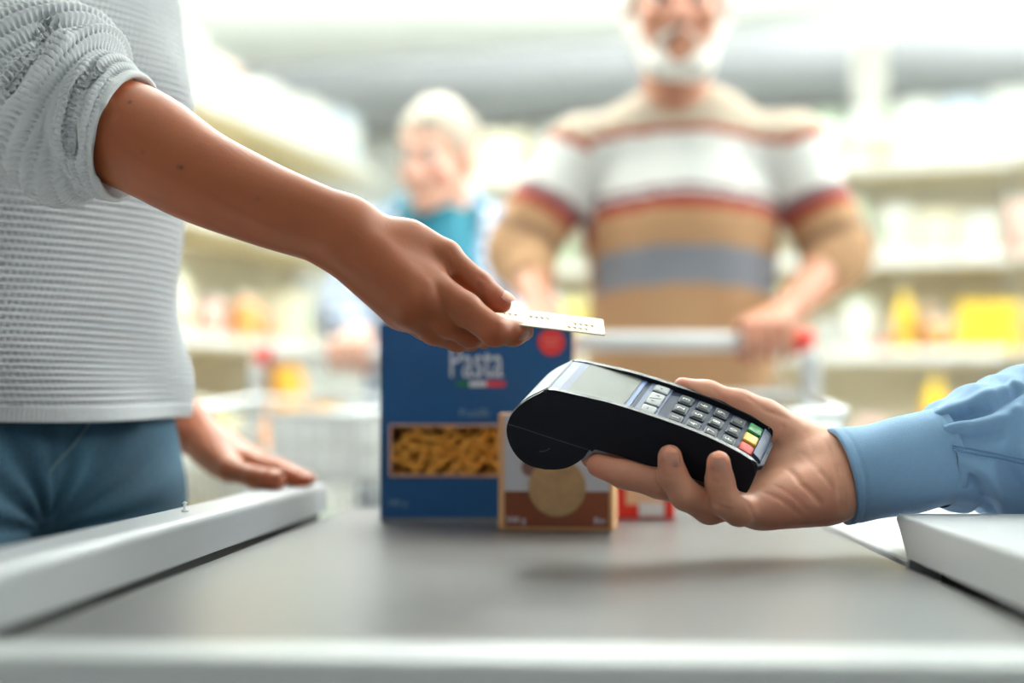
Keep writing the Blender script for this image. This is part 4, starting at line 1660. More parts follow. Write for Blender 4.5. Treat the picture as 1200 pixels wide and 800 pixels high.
Gs = sleeve([Wp(-0.02, -0.10, 1.36), w_sho + np.array([-0.005, 0, 0.0]), P(-20, 45, 1.135), P(55, 118, 1.100), P(100, 147, 1.090), P(151, 161, 1.082)],
            [0.07, 0.076, 0.079, 0.076, 0.071, 0.064, 0.0495], 420, fold_r, rmin=0.0485)
sv, sf = Gs.reshape(-1, 3), grid_faces(Gs.shape[0], Gs.shape[1], True)


def sl_line(pts, r, dep):
    q = spline([surf(sv, x, y) for x, y in pts], 12)
    return (q, r, dep)


sv = crease(sv, sf, [sl_line(p, r, d) for p, r, d in [
    ([(112, 80), (92, 104), (80, 135), (82, 175)], 0.0065, 0.0095), ([(104, 76), (80, 98), (66, 135), (66, 180)], 0.0070, -0.0050),
    ([(122, 92), (104, 115), (96, 150), (98, 190)], 0.0060, -0.0050), ([(60, 32), (32, 64), (10, 100)], 0.0085, 0.0075), ([(74, 44), (48, 76), (24, 112)], 0.0080, -0.0055),
    ([(120, 130), (112, 165), (118, 205)], 0.0040, 0.0060)]])
Gl = sleeve([Wp(-0.02, 0.09, 1.36), l_sho, (l_sho + l_elb) / 2, l_elb + np.array([0, 0.0, 0.005]), l_elb * 0.6 + l_wr * 0.4],
            [0.07, 0.068, 0.065, 0.060, 0.056, 0.05, 0.046], 80, lambda s, a, L_: 0.004 * np.sin(s * 120 + 2 * np.sin(a)), n_th=48, knitted=False)
slv, slf = Gl.reshape(-1, 3), grid_faces(Gl.shape[0], Gl.shape[1], True)
V = np.vstack([tv, sv, slv])
Qs = np.vstack([tf_, sf + len(tv), slf + len(tv) + len(sv)])
m_knit = mat('knit_wool', (226, 228, 232), 0.9, noise=0.08, nscale=300, bump=0.5, bscale=1600, sheen=0.3)
own(link('sweater', mesh_np('sweater', V, Qs), m_knit), woman)

# jeans
m_denim = bpy.data.materials.new('denim')
m_denim.use_nodes = True
nt = m_denim.node_tree
b_ = nt.nodes['Principled BSDF']
tc = nt.nodes.new('ShaderNodeTexCoord')
wv = nt.nodes.new('ShaderNodeTexWave')
wv.bands_direction = 'DIAGONAL'
wv.inputs['Scale'].default_value = 420
wv.inputs['Distortion'].default_value = 2.0
nz = nt.nodes.new('ShaderNodeTexNoise')
nz.inputs['Scale'].default_value = 9
nz.inputs['Detail'].default_value = 6
n3 = nt.nodes.new('ShaderNodeTexNoise')
n3.inputs['Scale'].default_value = 700
mx = nt.nodes.new('ShaderNodeMix')
mx.data_type = 'RGBA'
mx.inputs[6].default_value = lin(10, 38, 58)
mx.inputs[7].default_value = lin(58, 104, 130)
ad = nt.nodes.new('ShaderNodeMath')
ad.operation = 'MULTIPLY_ADD'
ad.inputs[1].default_value = 0.9
for n_ in (wv, nz, n3):
    nt.links.new(tc.outputs['Object'], n_.inputs['Vector'])
nt.links.new(n3.outputs['Fac'], ad.inputs[0])
nt.links.new(nz.outputs['Fac'], ad.inputs[2])
sb_ = nt.nodes.new('ShaderNodeMath')
sb_.operation = 'SUBTRACT'
sb_.inputs[1].default_value = 0.56
nt.links.new(ad.outputs[0], sb_.inputs[0])
nt.links.new(sb_.outputs[0], mx.inputs[0])
nt.links.new(mx.outputs[2], b_.inputs['Base Color'])
b_.inputs['Roughness'].default_value = 0.85
bp = nt.nodes.new('ShaderNodeBump')
bp.inputs['Strength'].default_value = 0.3
bp.inputs['Distance'].default_value = 0.001
nt.links.new(wv.outputs['Fac'], bp.inputs['Height'])
nt.links.new(bp.outputs['Normal'], b_.inputs['Normal'])

jg = [([cone(Wp(0.0, -0.070, 0.885), Wp(0.0, 0.070, 0.885), 0.100, 0.100), cone(Wp(-0.01, -0.06, 0.96), Wp(-0.01, 0.06, 0.96), 0.090, 0.090),
        cone(Wp(-0.04, -0.065, 0.87), Wp(-0.04, 0.065, 0.87), 0.095, 0.095)] , 0.04, 0),
      ([cone(Wp(0.010, -0.082, 0.84), Wp(0.02, -0.09, 0.50), 0.096, 0.062), cone(Wp(0.02, -0.09, 0.50), Wp(-0.01, -0.09, 0.10), 0.062, 0.05)], 0.03, 0.012),
      ([cone(Wp(0.010, 0.080, 0.84), Wp(0.02, 0.09, 0.50), 0.096, 0.062), cone(Wp(0.02, 0.09, 0.50), Wp(-0.01, 0.09, 0.10), 0.062, 0.05)], 0.03, 0.010)]
V, Q = sdf_mesh(jg, 0.005)
V = relax(V, Q, 2)
N = normals_of(V, Q)
# tension folds fanning from the crotch
loc = V - Wp(0.11, 0, 0.82)
l_c = loc @ WL
f_c = (V - WC) @ WF
ang_ = np.arctan2(loc[:, 2], np.abs(l_c) + 1e-3)
amp = np.exp(-(np.linalg.norm(loc, axis=1) / 0.13) ** 2) * (f_c > 0)
V = V + N * (0.0035 * amp * np.sin(ang_ * 14 + 3 * np.sign(l_c)))[:, None] + N * (0.0018 * wavy(V, 38, 5))[:, None]
jeans = own(link('jeans', mesh_np('jeans', V, Q), m_denim), woman)
# fly seam: drawn on the front surface
t1, t2 = [], []
for k in np.linspace(0, 1, 14):
    px_, py_ = 110 + (62 - 110) * k, 492 + (556 - 492) * k
    ray = unit(P(px_, py_, 1.0) - np.array([0, 0, CZ]))
    d_ = np.linalg.norm(np.cross(V - np.array([0, 0, CZ]), ray), axis=1)
    cand = V[d_ < 0.006]
    if len(cand):
        t1.append(cand[np.argmin(cand[:, 1])] - ray * 0.0012)
t1 = np.array(t1)
for _ in range(4):
    t1[1:-1] = (t1[:-2] + 2 * t1[1:-1] + t1[2:]) / 4
tb = Tubes()
tb.add(t1, 0.0011, 6)
fs = tb.build('fly_seam', mat('seam_thread', (84, 108, 120), 0.8), None)
own(fs, woman)
for q in (-1, 1):
    own(cloth('shoe', shoe_groups(Wp(0.0, q * 0.09, 0), WF), 0.006, mat('shoe_white', (220, 220, 216), 0.5), None), woman)

# ------------------------------------------------------------------ the cashier
CF = unit((-0.90, -0.43, 0))
CL = np.array([-CF[1], CF[0], 0])
CC = np.array([0.78, 1.05, 0])


def Cp(f, l, z):
    return CC + CF * f + CL * l + np.array([0, 0, z])


cashier = empty('person')
cashier.location = CC.tolist()
tag(cashier, 'cashier in light blue shirt holding up the payment terminal', 'person')
bpy.context.view_layer.update()
C_SKIN = rgb(218, 154, 126)
C_RED = rgb(222, 132, 112)


def N2(px, py, v):
    u, w = uw(px, py, v)
    return D(u, v, w)


FV = -(THW + 0.0095)
c_wr = P(985, 557, 1.080)
c_elb = P(1290, 520, 1.17)
c_sho = np.array([0.685, 1.215, 1.165])
cm_ = {'p': P(889, 594, 1.050), 'r': P(868, 588, 1.062), 'm': P(858, 577, 1.082), 'i': P(862, 562, 1.105)}
c_pinky = chain([cm_['p'], P(866, 597, 1.030), N2(850, 588, FV - 0.002), N2(843.5, 564, FV), N2(842, 542, FV + 0.0005)], [0.0135, 0.0118, 0.0108, 0.0102, 0.0088])
c_ring = chain([cm_['r'], P(832, 595, 1.040), N2(803, 580, FV - 0.003), N2(788, 556, FV - 0.0005), N2(785, 535, FV + 0.0005)], [0.0130, 0.0118, 0.0108, 0.0104, 0.0090])
c_mid = chain([cm_['m'], P(815, 579, 1.058), P(772, 566, 1.046), P(732, 556, 1.046), P(701, 545.5, 1.050)], [0.0125, 0.0118, 0.0110, 0.0104, 0.0086])
c_idx = chain([cm_['i'], P(820, 560, 1.085), P(765, 553, 1.070), P(725, 545, 1.068), P(693, 537, 1.070)], [0.0120, 0.0110, 0.0100, 0.0092, 0.0078])
TVF = THF + 0.0085
c_thumb = chain([P(948, 528, 1.105), N2(895, 492, TVF + 0.004), N2(866, 477, TVF + 0.002), N2(828, 463, TVF), N2(800, 453.5, TVF)], [0.0215, 0.0150, 0.0125, 0.0105, 0.0078])
c_palm = [cone(P(975, 556, 1.085), cm_['i'], 0.022, 0.013), cone(P(975, 562, 1.080), cm_['m'], 0.021, 0.0135), cone(P(972, 570, 1.072), cm_['r'], 0.020, 0.0135),
          cone(P(968, 578, 1.066), cm_['p'], 0.0205, 0.0140), cone(P(962, 580, 1.062), P(905, 592, 1.050), 0.0195, 0.0145),
          cone(P(965, 540, 1.095), P(905, 505, 1.118), 0.022, 0.0165), cone(P(940, 545, 1.092), P(905, 552, 1.095), 0.022, 0.016)]
c_arm = [cone(c_wr, P(1040, 551, 1.085), 0.0300, 0.0310, np.array([-0.2, 0.8, -0.55]), 1.25), cone(P(1040, 551, 1.085), c_elb, 0.0300, 0.040), cone(c_elb, c_sho, 0.042, 0.05)]
V, Q = sdf_mesh([(c_idx, 0.004, 0), (c_mid, 0.004, 0.0012), (c_ring, 0.004, 0.0012), (c_pinky, 0.004, 0.0012), (c_thumb, 0.008, 0.002),
                 (c_palm + c_arm, 0.014, 0.009)], 0.0018)
V = relax(V, Q, 2)


def line(pts, r, dep):
    return ([surf(V, *p) for p in pts], r, dep)


ln = [line([(908, 520), (922, 545), (938, 565), (962, 590)], 0.0022, 0.0016), line([(918, 500), (940, 530), (958, 548), (975, 570)], 0.0018, 0.0009),
      line([(966, 512), (978, 540), (984, 570), (986, 600)], 0.0016, 0.0013), line([(973, 510), (984, 540), (990, 575), (991, 600)], 0.0013, 0.0010),
      line([(830, 588), (843, 593), (857, 598)], 0.0014, 0.0012), line([(834, 583), (845, 587), (860, 590)], 0.0010, 0.0007),
      line([(878, 590), (884, 602), (888, 613)], 0.0020, 0.0014), line([(870, 596), (876, 606), (880, 613)], 0.0014, 0.0008),
      line([(895, 575), (915, 585), (940, 605)], 0.0018, 0.0009), line([(905, 565), (925, 578), (950, 602)], 0.0014, 0.0006),
      line([(832, 563), (843, 566), (855, 563)], 0.0012, 0.0006), line([(774, 556), (786, 560), (799, 556)], 0.0012, 0.0006),
      line([(835, 455), (850, 470)], 0.0014, 0.0007), line([(878, 465), (900, 482), (925, 490)], 0.0022, 0.0009), line([(925, 482), (945, 505), (952, 525)], 0.0016, 0.0007)]
V = crease(V, Q, ln)
sp = [(N2(842, 540, FV), 0.011, C_RED, 0.6), (N2(785, 533, FV), 0.011, C_RED, 0.6), (P(703, 546, 1.05), 0.013, C_RED, 0.7), (N2(800, 452, TVF), 0.013, C_RED, 0.5),
      (N2(860, 470, TVF), 0.02, C_RED, 0.4), (P(915, 595, 1.045), 0.02, C_RED, 0.35), (P(930, 520, 1.08), 0.03, rgb(232, 176, 150), 0.5), (P(950, 590, 1.05), 0.02, C_RED, 0.25)]
hand_part = (V, Q, tint_skin(V, C_SKIN, sp))
ch_c = Cp(0.06, 0, 1.43)
CRm = rot_axis(Rcols(CF), 0.0, 0.15)
hg, T, E, Cn = head_groups(ch_c, CRm, 1.0)
core = hg + [([cone(Cp(-0.01, 0, 1.24), Cp(0.01, 0, 0.95), 0.075, 0.10), cone(Cp(0, 0.16, 1.165), Cp(-0.01, 0, 1.21), 0.05, 0.06), cone(Cp(-0.01, 0, 1.21), c_sho, 0.06, 0.05),
               cone(Cp(0.01, 0, 0.95), Cp(0, 0, 0.66), 0.10, 0.11), cone(Cp(0, 0.18, 1.16), Cp(0.05, 0.22, 0.90), 0.045, 0.038), cone(Cp(0.05, 0.22, 0.90), Cp(0.20, 0.12, 0.72), 0.036, 0.026),
               cone(Cp(0.20, 0.12, 0.72), Cp(0.27, 0.10, 0.70), 0.026, 0.018)] +
              [c for q in (-1, 1) for c in (cone(Cp(0, q * 0.09, 0.62), Cp(0.30, q * 0.10, 0.60), 0.065, 0.05), cone(Cp(0.30, q * 0.10, 0.60), Cp(0.26, q * 0.10, 0.10), 0.05, 0.034),
                                            cone(Cp(0.26, q * 0.10, 0.06), Cp(0.36, q * 0.10, 0.05), 0.03, 0.024))], 0.03, 0.02)]
V2, Q2 = sdf_mesh(core, 0.0055)
V2 = relax(V2, Q2, 1)
Vj, Qj, Cj = join_meshes([(V2, Q2, np.tile(C_SKIN, (len(V2), 1))), hand_part])
own(link('body', mesh_np('body', Vj, Qj, True, Cj), skin_mat('fair')), cashier)
add_eyes(cashier, T, 1.0)
hair = [([E((-0.018, 0, 0.050), (0.104, 0.083, 0.084)), sub(E((0.09, 0, -0.045), (0.080, 0.095, 0.10)), 0.015)], 0.02, 0)]
own(cloth('hair', hair, 0.006, mat('hair_brown', (84, 60, 44), 0.55, noise=0.3, nscale=90, bump=0.4, bscale=150), None, [(70, 0.002, 3)]), cashier)
m_nail2 = mat('fingernail_fair', (236, 172, 148), 0.5, noise=0.02)
for (px, py), dv in (((842.5, 547), 0), ((786, 541), 0)):
    q_ = surf(V, px, py, 0.0004)
    nail(cashier, q_, N2(842, 540, FV) - N2(843.5, 560, FV), -TV * 0.9 + np.array([-0.05, -0.3, 0.15]), 0.0115, 0.0125, m_nail2)
for o in [o for o in cashier.children if o.name.startswith(('eye', 'fingernail'))]:
    own(o, cashier)

m_shirt = mat('blue_cotton', (132, 170, 208), 0.8, noise=0.06, nscale=250, bump=0.25, bscale=1400, sheen=0.15)
m_stitch = mat('blue_stitching', (104, 142, 184), 0.8)


def fold_s(s, a, L_):
    x = s
    amp = 0.006 * np.clip(x / 0.05, 0, 1)
    pl_ = 0.0022 * np.sin(9 * a + 0.6) * np.exp(-(x / 0.035) ** 2) * np.clip(x / 0.006, 0, 1)
    f = np.sin(2 * np.pi * x / 0.055 + 2.2 * np.sin(a - 0.7) + 0.7 * np.sin(2 * a + 1))
    f = np.where(f > 0, f ** 0.7, -np.abs(f))
    g = np.sin(2 * np.pi * x / 0.024 + 3.0 * np.sin(a + 0.4))
    return amp * f * (0.6 + 0.4 * np.cos(a - 1.2)) + 0.0016 * g * np.clip(x / 0.04, 0, 1) + pl_


sl = spline([P(1092, 541, 1.088), P(1145, 528, 1.098), P(1200, 520, 1.112), c_elb + np.array([0.0, 0.005, 0.008]), (c_elb + c_sho) / 2, c_sho, Cp(-0.01, -0.09, 1.17)], 60)
Gc = sleeve(sl, [0.0362, 0.054, 0.063, 0.066, 0.066, 0.066, 0.066, 0.067, 0.068, 0.068, 0.070, 0.072, 0.07], 240, fold_s, n_th=140, knitted=False)
Gc = Gc[:-3]
on_top = (Gc[..., 0] * KD[0] + Gc[..., 1] * KD[1]) < 1.070
flo = np.where(on_top, lz + 0.0010, BZ + 0.0045)
dz = Gc[..., 2] - flo
Gc[..., 2] = np.where((dz < 0) & (Gc[..., 0] < 0.47), flo + dz * 0.03, Gc[..., 2])
tors = [([cone(Cp(-0.01, 0, 1.20), Cp(0.02, 0, 0.98), 0.125, 0.145, CF, 1.25), cone(Cp(0.02, 0, 0.98), Cp(0.0, 0, 0.66), 0.145, 0.15, CF, 1.2),
          cone(Cp(0, 0.15, 1.165), Cp(-0.01, 0, 1.215), 0.068, 0.075), cone(Cp(-0.01, 0, 1.215), c_sho, 0.075, 0.068),
          cone(Cp(0, 0.17, 1.16), Cp(0.05, 0.22, 0.90), 0.066, 0.055), cone(Cp(0.05, 0.22, 0.90), Cp(0.19, 0.125, 0.73), 0.054, 0.040)], 0.04, 0)]
Vt, Qt = sdf_mesh(tors, 0.008)
Vt = relax(Vt, Qt, 2)
Nt = normals_of(Vt, Qt)
Vt = Vt + Nt * (0.004 * wavy(Vt, 35, 11))[:, None]
gv, gf = Gc.reshape(-1, 3), grid_faces(Gc.shape[0], Gc.shape[1], True)
gv = crease(gv, gf, [(spline([surf(gv, x, y) for x, y in p], 12), r, d) for p, r, d in [
    ([(1104, 492), (1135, 484), (1165, 474), (1192, 456)], 0.0045, 0.0075), ([(1104, 484), (1135, 472), (1165, 458), (1185, 446)], 0.0060, -0.0045),
    ([(1108, 503), (1140, 498), (1170, 492), (1190, 480)], 0.0050, -0.0050), ([(1110, 511), (1140, 510), (1170, 508)], 0.0040, 0.0045),
    ([(1118, 545), (1138, 560), (1152, 580), (1158, 600)], 0.0050, 0.0065), ([(1128, 538), (1155, 556), (1172, 582), (1178, 600)], 0.0070, -0.0045),
    ([(1175, 545), (1192, 566), (1205, 595)], 0.0060, 0.0060), ([(1165, 430), (1178, 446), (1198, 452)], 0.0050, 0.0050)]])
shirt = own(link('shirt', mesh_np('shirt', np.vstack([gv, Vt]), np.vstack([gf, Qt + len(gv)])), m_shirt), cashier)
cuff_path = [P(1108, 534.5, 1.090), P(1070, 542, 1.087), P(1025, 551, 1.083), P(984, 559, 1.080)]
Gk = sleeve(cuff_path, [0.0378, 0.0372, 0.0366, 0.0368], 60, lambda s, a, L_: 0.0009 * np.sin(3 * a + s * 60) + 0.0006 * np.sin(s * 130 + 2 * a)
            - 0.0008 * np.exp(-((s - L_ + 0.0065) / 0.0012) ** 2) - 0.0009 * np.exp(-((s - 0.005) / 0.0012) ** 2), n_th=120, knitted=False)
e0 = Gk[0].mean(0) + (Gk[0] - Gk[0].mean(0)) * 0.93
Gk = np.concatenate([e0[None], Gk])
cf = own(link('cuff', mesh_np('cuff', Gk.reshape(-1, 3), grid_faces(Gk.shape[0], Gk.shape[1], True)), m_shirt), shirt)
cf.matrix_parent_inverse = (shirt.matrix_parent_inverse.inverted() @ cashier.matrix_basis.inverted())
pl_pts = np.array([surf(gv, x, y, 0.0006, 0.004) for x, y in [(1104, 521), (1118, 523), (1135, 526), (1155, 530), (1180, 535), (1210, 541)]])
for dy in (0, 5.0):
    pp = np.array([surf(gv, x, y + dy, 0.0003, 0.004) for x, y in [(1105, 520), (1118, 522), (1135, 525), (1155, 529), (1180, 534), (1210, 541)]])
    tb = Tubes()
    tb.add(spline(pp, 30), 0.0007, 6)
    own(tb.build('placket_seam', m_stitch, None), cashier)
m_trouser = mat('trouser_charcoal', (62, 64, 70), 0.85, noise=0.08, bump=0.2, bscale=600)
tr = [([cone(Cp(0, -0.08, 0.64), Cp(0, 0.08, 0.64), 0.115, 0.115)], 0.03, 0)] + \
     [([cone(Cp(0, q * 0.09, 0.62), Cp(0.30, q * 0.10, 0.60), 0.088, 0.066), cone(Cp(0.30, q * 0.10, 0.60), Cp(0.26, q * 0.10, 0.10), 0.064, 0.05)], 0.03, 0.02) for q in (-1, 1)]
own(cloth('trousers', tr, 0.008, m_trouser, None, [(30, 0.003, 4)]), cashier)
m_shoe = mat('shoe_black', (28, 27, 28), 0.4)
for q in (-1, 1):
    own(cloth('shoe', shoe_groups(Cp(0.26, q * 0.10, 0), CF), 0.006, m_shoe, None), cashier)
st = empty('stool', (CC[0], CC[1], 0))
tag(st, 'round grey stool that the cashier sits on', 'stool')
link('seat', lathe('seat', [(0.001, 0.46), (0.17, 0.46), (0.185, 0.475), (0.185, 0.505), (0.165, 0.52), (0.001, 0.52)], 28), mat('stool_grey', (96, 98, 102), 0.6), st)
link('post', lathe('post', [(0.001, 0.03), (0.028, 0.03), (0.028, 0.46), (0.001, 0.46)], 16), m_chrome, st)
link('base', lathe('base', [(0.001, 0.0), (0.21, 0.0), (0.21, 0.015), (0.05, 0.035), (0.001, 0.035)], 28), m_chrome, st)


# ------------------------------------------------------------------ gripping hands on a trolley handle
def grip_hand(hp, wrist, ax, back, sgn):
    """hand closed over a bar at hp; ax along the bar, back = towards the person; sgn = thumb direction along ax"""
    z = np.array([0, 0, 1.0])
    gr = []
    kn_ = []
    for i in range(4):
        o = hp + ax * ((i - 1.5) * 0.021)
        k0 = o + back * 0.022 + z * 0.030
        kn_.append(k0)
        gr.append((chain([k0, o - back * 0.020 + z * 0.024, o - back * 0.028 - z * 0.004, o - back * 0.008 - z * 0.026], [0.0115, 0.0108, 0.0098, 0.0085]), 0.004, 0.0012 if i else 0))
    th0 = hp + ax * (sgn * 0.030) + back * 0.036 + z * 0.008
    gr.append((chain([th0, hp + ax * (sgn * 0.042) + back * 0.022 - z * 0.012, hp + ax * (sgn * 0.030) - back * 0.012 - z * 0.032], [0.015, 0.0125, 0.0095]), 0.005, 0.003))
    gr.append(([cone(wrist, k, 0.021, 0.0135) for k in kn_] + [cone(wrist, th0, 0.02, 0.015)], 0.014, 0.008))
    return gr


# ------------------------------------------------------------------ man in the striped sweater
M1 = np.array([0.308, 2.62, 0])
man = empty('person')
man.location = M1.tolist()
tag(man, 'bearded man in striped sweater standing behind a shopping trolley', 'person')
bpy.context.view_layer.update()
M_SKIN = rgb(190, 134, 108)
YS = 2.60
sL, sR = P(676, 180, YS), P(928, 174, YS)
eL, eR = P(610, 300, 2.56), P(982, 300, 2.56)
hz = 1.043
hL = np.array([CX1 - 0.171, 2.33, hz])
hR = np.array([CX1 + 0.189, 2.33, hz])
wL = P(630, 352, 2.42)
wR = P(922, 366, 2.42)
yb = np.array([0, 1.0, 0])
xa = np.array([1.0, 0, 0])
mh_c = P(793, 6, 2.53)
MR = rot_axis(Rcols((-0.06, -1.0)), 0.0, 0.05)
hg, T, E, Cn = head_groups(mh_c, MR, 1.10)
body_core = hg + [([cone(P(797, 160, YS), P(797, 250, YS), 0.075, 0.12), cone(sL, P(797, 168, YS), 0.045, 0.055), cone(P(797, 168, YS), sR, 0.055, 0.045),
                    cone(sL, eL, 0.046, 0.040), cone(sR, eR, 0.046, 0.040), cone(eL, wL, 0.041, 0.029), cone(eR, wR, 0.043, 0.030),
                    cone(P(797, 250, YS), M1 + (0, 0, 0.95), 0.12, 0.12)] +
                   [c for q in (-1, 1) for c in (cone(M1 + (q * 0.09, 0, 0.92), M1 + (q * 0.11, -0.01, 0.50), 0.075, 0.05), cone(M1 + (q * 0.11, -0.01, 0.50), M1 + (q * 0.11, 0.02, 0.10), 0.05, 0.035),
                                                 cone(M1 + (q * 0.11, 0.02, 0.06), M1 + (q * 0.11, -0.10, 0.05), 0.03, 0.024))], 0.03, 0.02)]
V, Q = sdf_mesh(body_core, 0.0055)
V = relax(V, Q, 1)
parts = [(V, Q, tint_skin(V, M_SKIN, [(T(0.105, 0, -0.035), 0.03, rgb(204, 136, 116), 0.5), (T(0.07, 0.045, -0.03), 0.03, rgb(196, 122, 98), 0.4), (T(0.07, -0.045, -0.03), 0.03, rgb(196, 122, 98), 0.4)]))]
for hp, w_, sg in ((hL, wL, 1), (hR, wR, -1)):
    Vh, Qh = sdf_mesh(grip_hand(hp, w_, xa, yb, sg), 0.003)
    Vh = relax(Vh, Qh, 2)
    parts.append((Vh, Qh, np.tile(rgb(192, 134, 110), (len(Vh), 1))))
Vj, Qj, Cj = join_meshes(parts)
own(link('body', mesh_np('body', Vj, Qj, True, Cj), skin_mat('ruddy')), man)
add_eyes(man, T, 1.10, (70, 80, 90))
for o in [o for o in man.children if o.name.startswith('eye')]:
    own(o, man)
m_white_hair = mat('hair_white', (226, 222, 214), 0.7, noise=0.12, nscale=120, bump=0.5, bscale=160)
own(cloth('hair', [([E((-0.018, 0, 0.048), (0.107, 0.087, 0.088)), sub(E((0.095, 0, -0.050), (0.085, 0.100, 0.105)), 0.015)], 0.02, 0)], 0.007, m_white_hair, None, [(70, 0.003, 3)]), man)
own(cloth('beard', [([Cn((-0.005, 0.074, 0.03), (0.0, 0.068, -0.04), 0.013, 0.016), Cn((-0.005, -0.074, 0.03), (0.0, -0.068, -0.04), 0.013, 0.016),
                      Cn((0.0, 0.066, -0.035), (0.058, 0.036, -0.105), 0.017, 0.022), Cn((0.0, -0.066, -0.035), (0.058, -0.036, -0.105), 0.017, 0.022),
                      Cn((0.068, -0.026, -0.112), (0.068, 0.026, -0.112), 0.024, 0.024), Cn((0.080, -0.032, -0.074), (0.098, -0.006, -0.058), 0.007, 0.005),
                      Cn((0.080, 0.032, -0.074), (0.098, 0.006, -0.058), 0.007, 0.005),
                      sub(E((0.106, 0, -0.078), (0.030, 0.028, 0.014)), 0.006)], 0.014, 0)], 0.0055, m_white_hair, None, [(110, 0.002, 8)]), man)
for q in (-1, 1):
    own(cloth('eyebrow', [([Cn((0.092, q * 0.016, 0.022), (0.084, q * 0.048, 0.022), 0.006, 0.004)], 0.004, 0)], 0.004, m_white_hair, None), man)

S_BEIGE, S_RED, S_WHITE, S_MAUVE, S_TAN, S_GREY, S_BROWN = rgb(192, 176, 158), rgb(152, 62, 38), rgb(222, 222, 218), rgb(128, 92, 98), rgb(178, 138, 102), rgb(130, 132, 142), rgb(136, 102, 76)


def stripes(V):
    zof = lambda y: CZ + (HY - y) / F * 2.50
    dx = np.clip(np.abs(V[:, 0] - M1[0]) / 0.17, 0, 1.4)
    z = V[:, 2] + 0.016 * dx ** 2 - 0.006
    C = np.tile(S_TAN, (len(V), 1))
    for y0, y1, c in ((-50, 148, S_BEIGE), (148, 158, S_RED), (158, 221, S_WHITE), (221, 237, S_MAUVE), (229, 232, S_WHITE), (237, 250, S_RED), (250, 292, S_TAN), (292, 338, S_GREY), (338, 600, S_TAN)):
        C[(z <= zof(y0)) & (z > zof(y1))] = c
    for s_, e_ in ((sL, eL), (sR, eR)):
        ab = e_ - s_
        t = ((V - s_) @ ab) / ab.dot(ab)
        out = np.abs(V[:, 0] - M1[0]) > np.abs(s_[0] - M1[0]) - 0.025 - 0.005 * t
        m_ = out & (np.sign(V[:, 0] - M1[0]) == np.sign(s_[0] - M1[0])) & (t > -0.12)
        Cs = np.tile(S_TAN, (len(V), 1))
        for t0, t1, c in ((-1, -0.02, S_BEIGE), (-0.02, 0.06, S_RED), (0.06, 0.46, S_WHITE), (0.46, 0.56, S_MAUVE), (0.56, 0.66, S_RED), (0.66, 0.80, S_TAN), (0.80, 0.90, S_BROWN), (0.90, 5, S_TAN)):
            Cs[(t >= t0) & (t < t1)] = c
        C[m_] = Cs[m_]
    return C


def inset(a, b, k):
    return a + (b - a) * k


swg = [([cone(P(797, 190, YS), P(798, 270, YS), 0.146, 0.168, yb, 1.35), cone(P(798, 270, YS), P(798, 430, YS), 0.168, 0.175, yb, 1.25),
         cone(sL + (0.01, 0, -0.005), P(768, 154, YS), 0.062, 0.058), cone(P(826, 154, YS), sR + (-0.01, 0, -0.005), 0.062, 0.062)], 0.035, 0),
       ([cone(sL, eL, 0.066, 0.062), cone(eL, inset(eL, wL, 0.45), 0.060, 0.048)], 0.02, 0.025), ([cone(sR, eR, 0.066, 0.062), cone(eR, inset(eR, wR, 0.22), 0.060, 0.052)], 0.02, 0.025)]
m_stripe = mat('striped_wool', (255, 255, 255), 0.9, attr=True, noise=0.06, nscale=120, bump=0.3, bscale=500)
own(cloth('sweater', swg, 0.0048, m_stripe, None, [(32, 0.0035, 21)], stripes), man)
tr = [([cone(M1 + (-0.075, 0, 0.93), M1 + (0.075, 0, 0.93), 0.128, 0.128)], 0.03, 0)] + \
     [([cone(M1 + (q * 0.09, 0, 0.90), M1 + (q * 0.11, -0.01, 0.50), 0.100, 0.07), cone(M1 + (q * 0.11, -0.01, 0.50), M1 + (q * 0.11, 0.02, 0.10), 0.068, 0.055)], 0.03, 0.02) for q in (-1, 1)]
own(cloth('trousers', tr, 0.009, mat('trouser_khaki', (136, 116, 92), 0.85, noise=0.08, bump=0.2, bscale=600), None, [(30, 0.003, 4)]), man)
for q in (-1, 1):
    own(cloth('shoe', shoe_groups(M1 + (q * 0.11, 0.02, 0), (0, -1)), 0.007, mat('shoe_brown', (84, 56, 38), 0.45), None), man)

# ------------------------------------------------------------------ man with white hair in the plaid shirt
M2 = np.array([-0.160, 3.16, 0])
man2 = empty('person')
man2.location = M2.tolist()
tag(man2, 'white-haired man in blue plaid shirt over teal top, farther back', 'person')
bpy.context.view_layer.update()
Y2 = 3.14
th2 = math.radians(-16)
ax2 = np.array([math.cos(th2), math.sin(th2), 0])
bk2 = np.array([-math.sin(th2), math.cos(th2), 0])
hc2 = np.array([-0.27, 2.86, 1.043])
s2L, s2R = P(438, 282, Y2), P(592, 278, Y2)
e2L, e2R = P(404, 372, 3.06), P(628, 372, 3.08)
h2L = hc2 - ax2 * 0.06
h2R = hc2 + ax2 * 0.17
w2L = h2L + bk2 * 0.085 + np.array([-0.015, 0, 0.045])
w2R = h2R + bk2 * 0.085 + np.array([0.02, 0, 0.045])
m2_c = P(512, 184, 3.06)
MR2 = rot_axis(Rcols((-0.42, -0.90)), 0.0, 0.14)
hg, T, E, Cn = head_groups(m2_c, MR2, 0.98)
zz_ = lambda v, d: v + np.array(d)
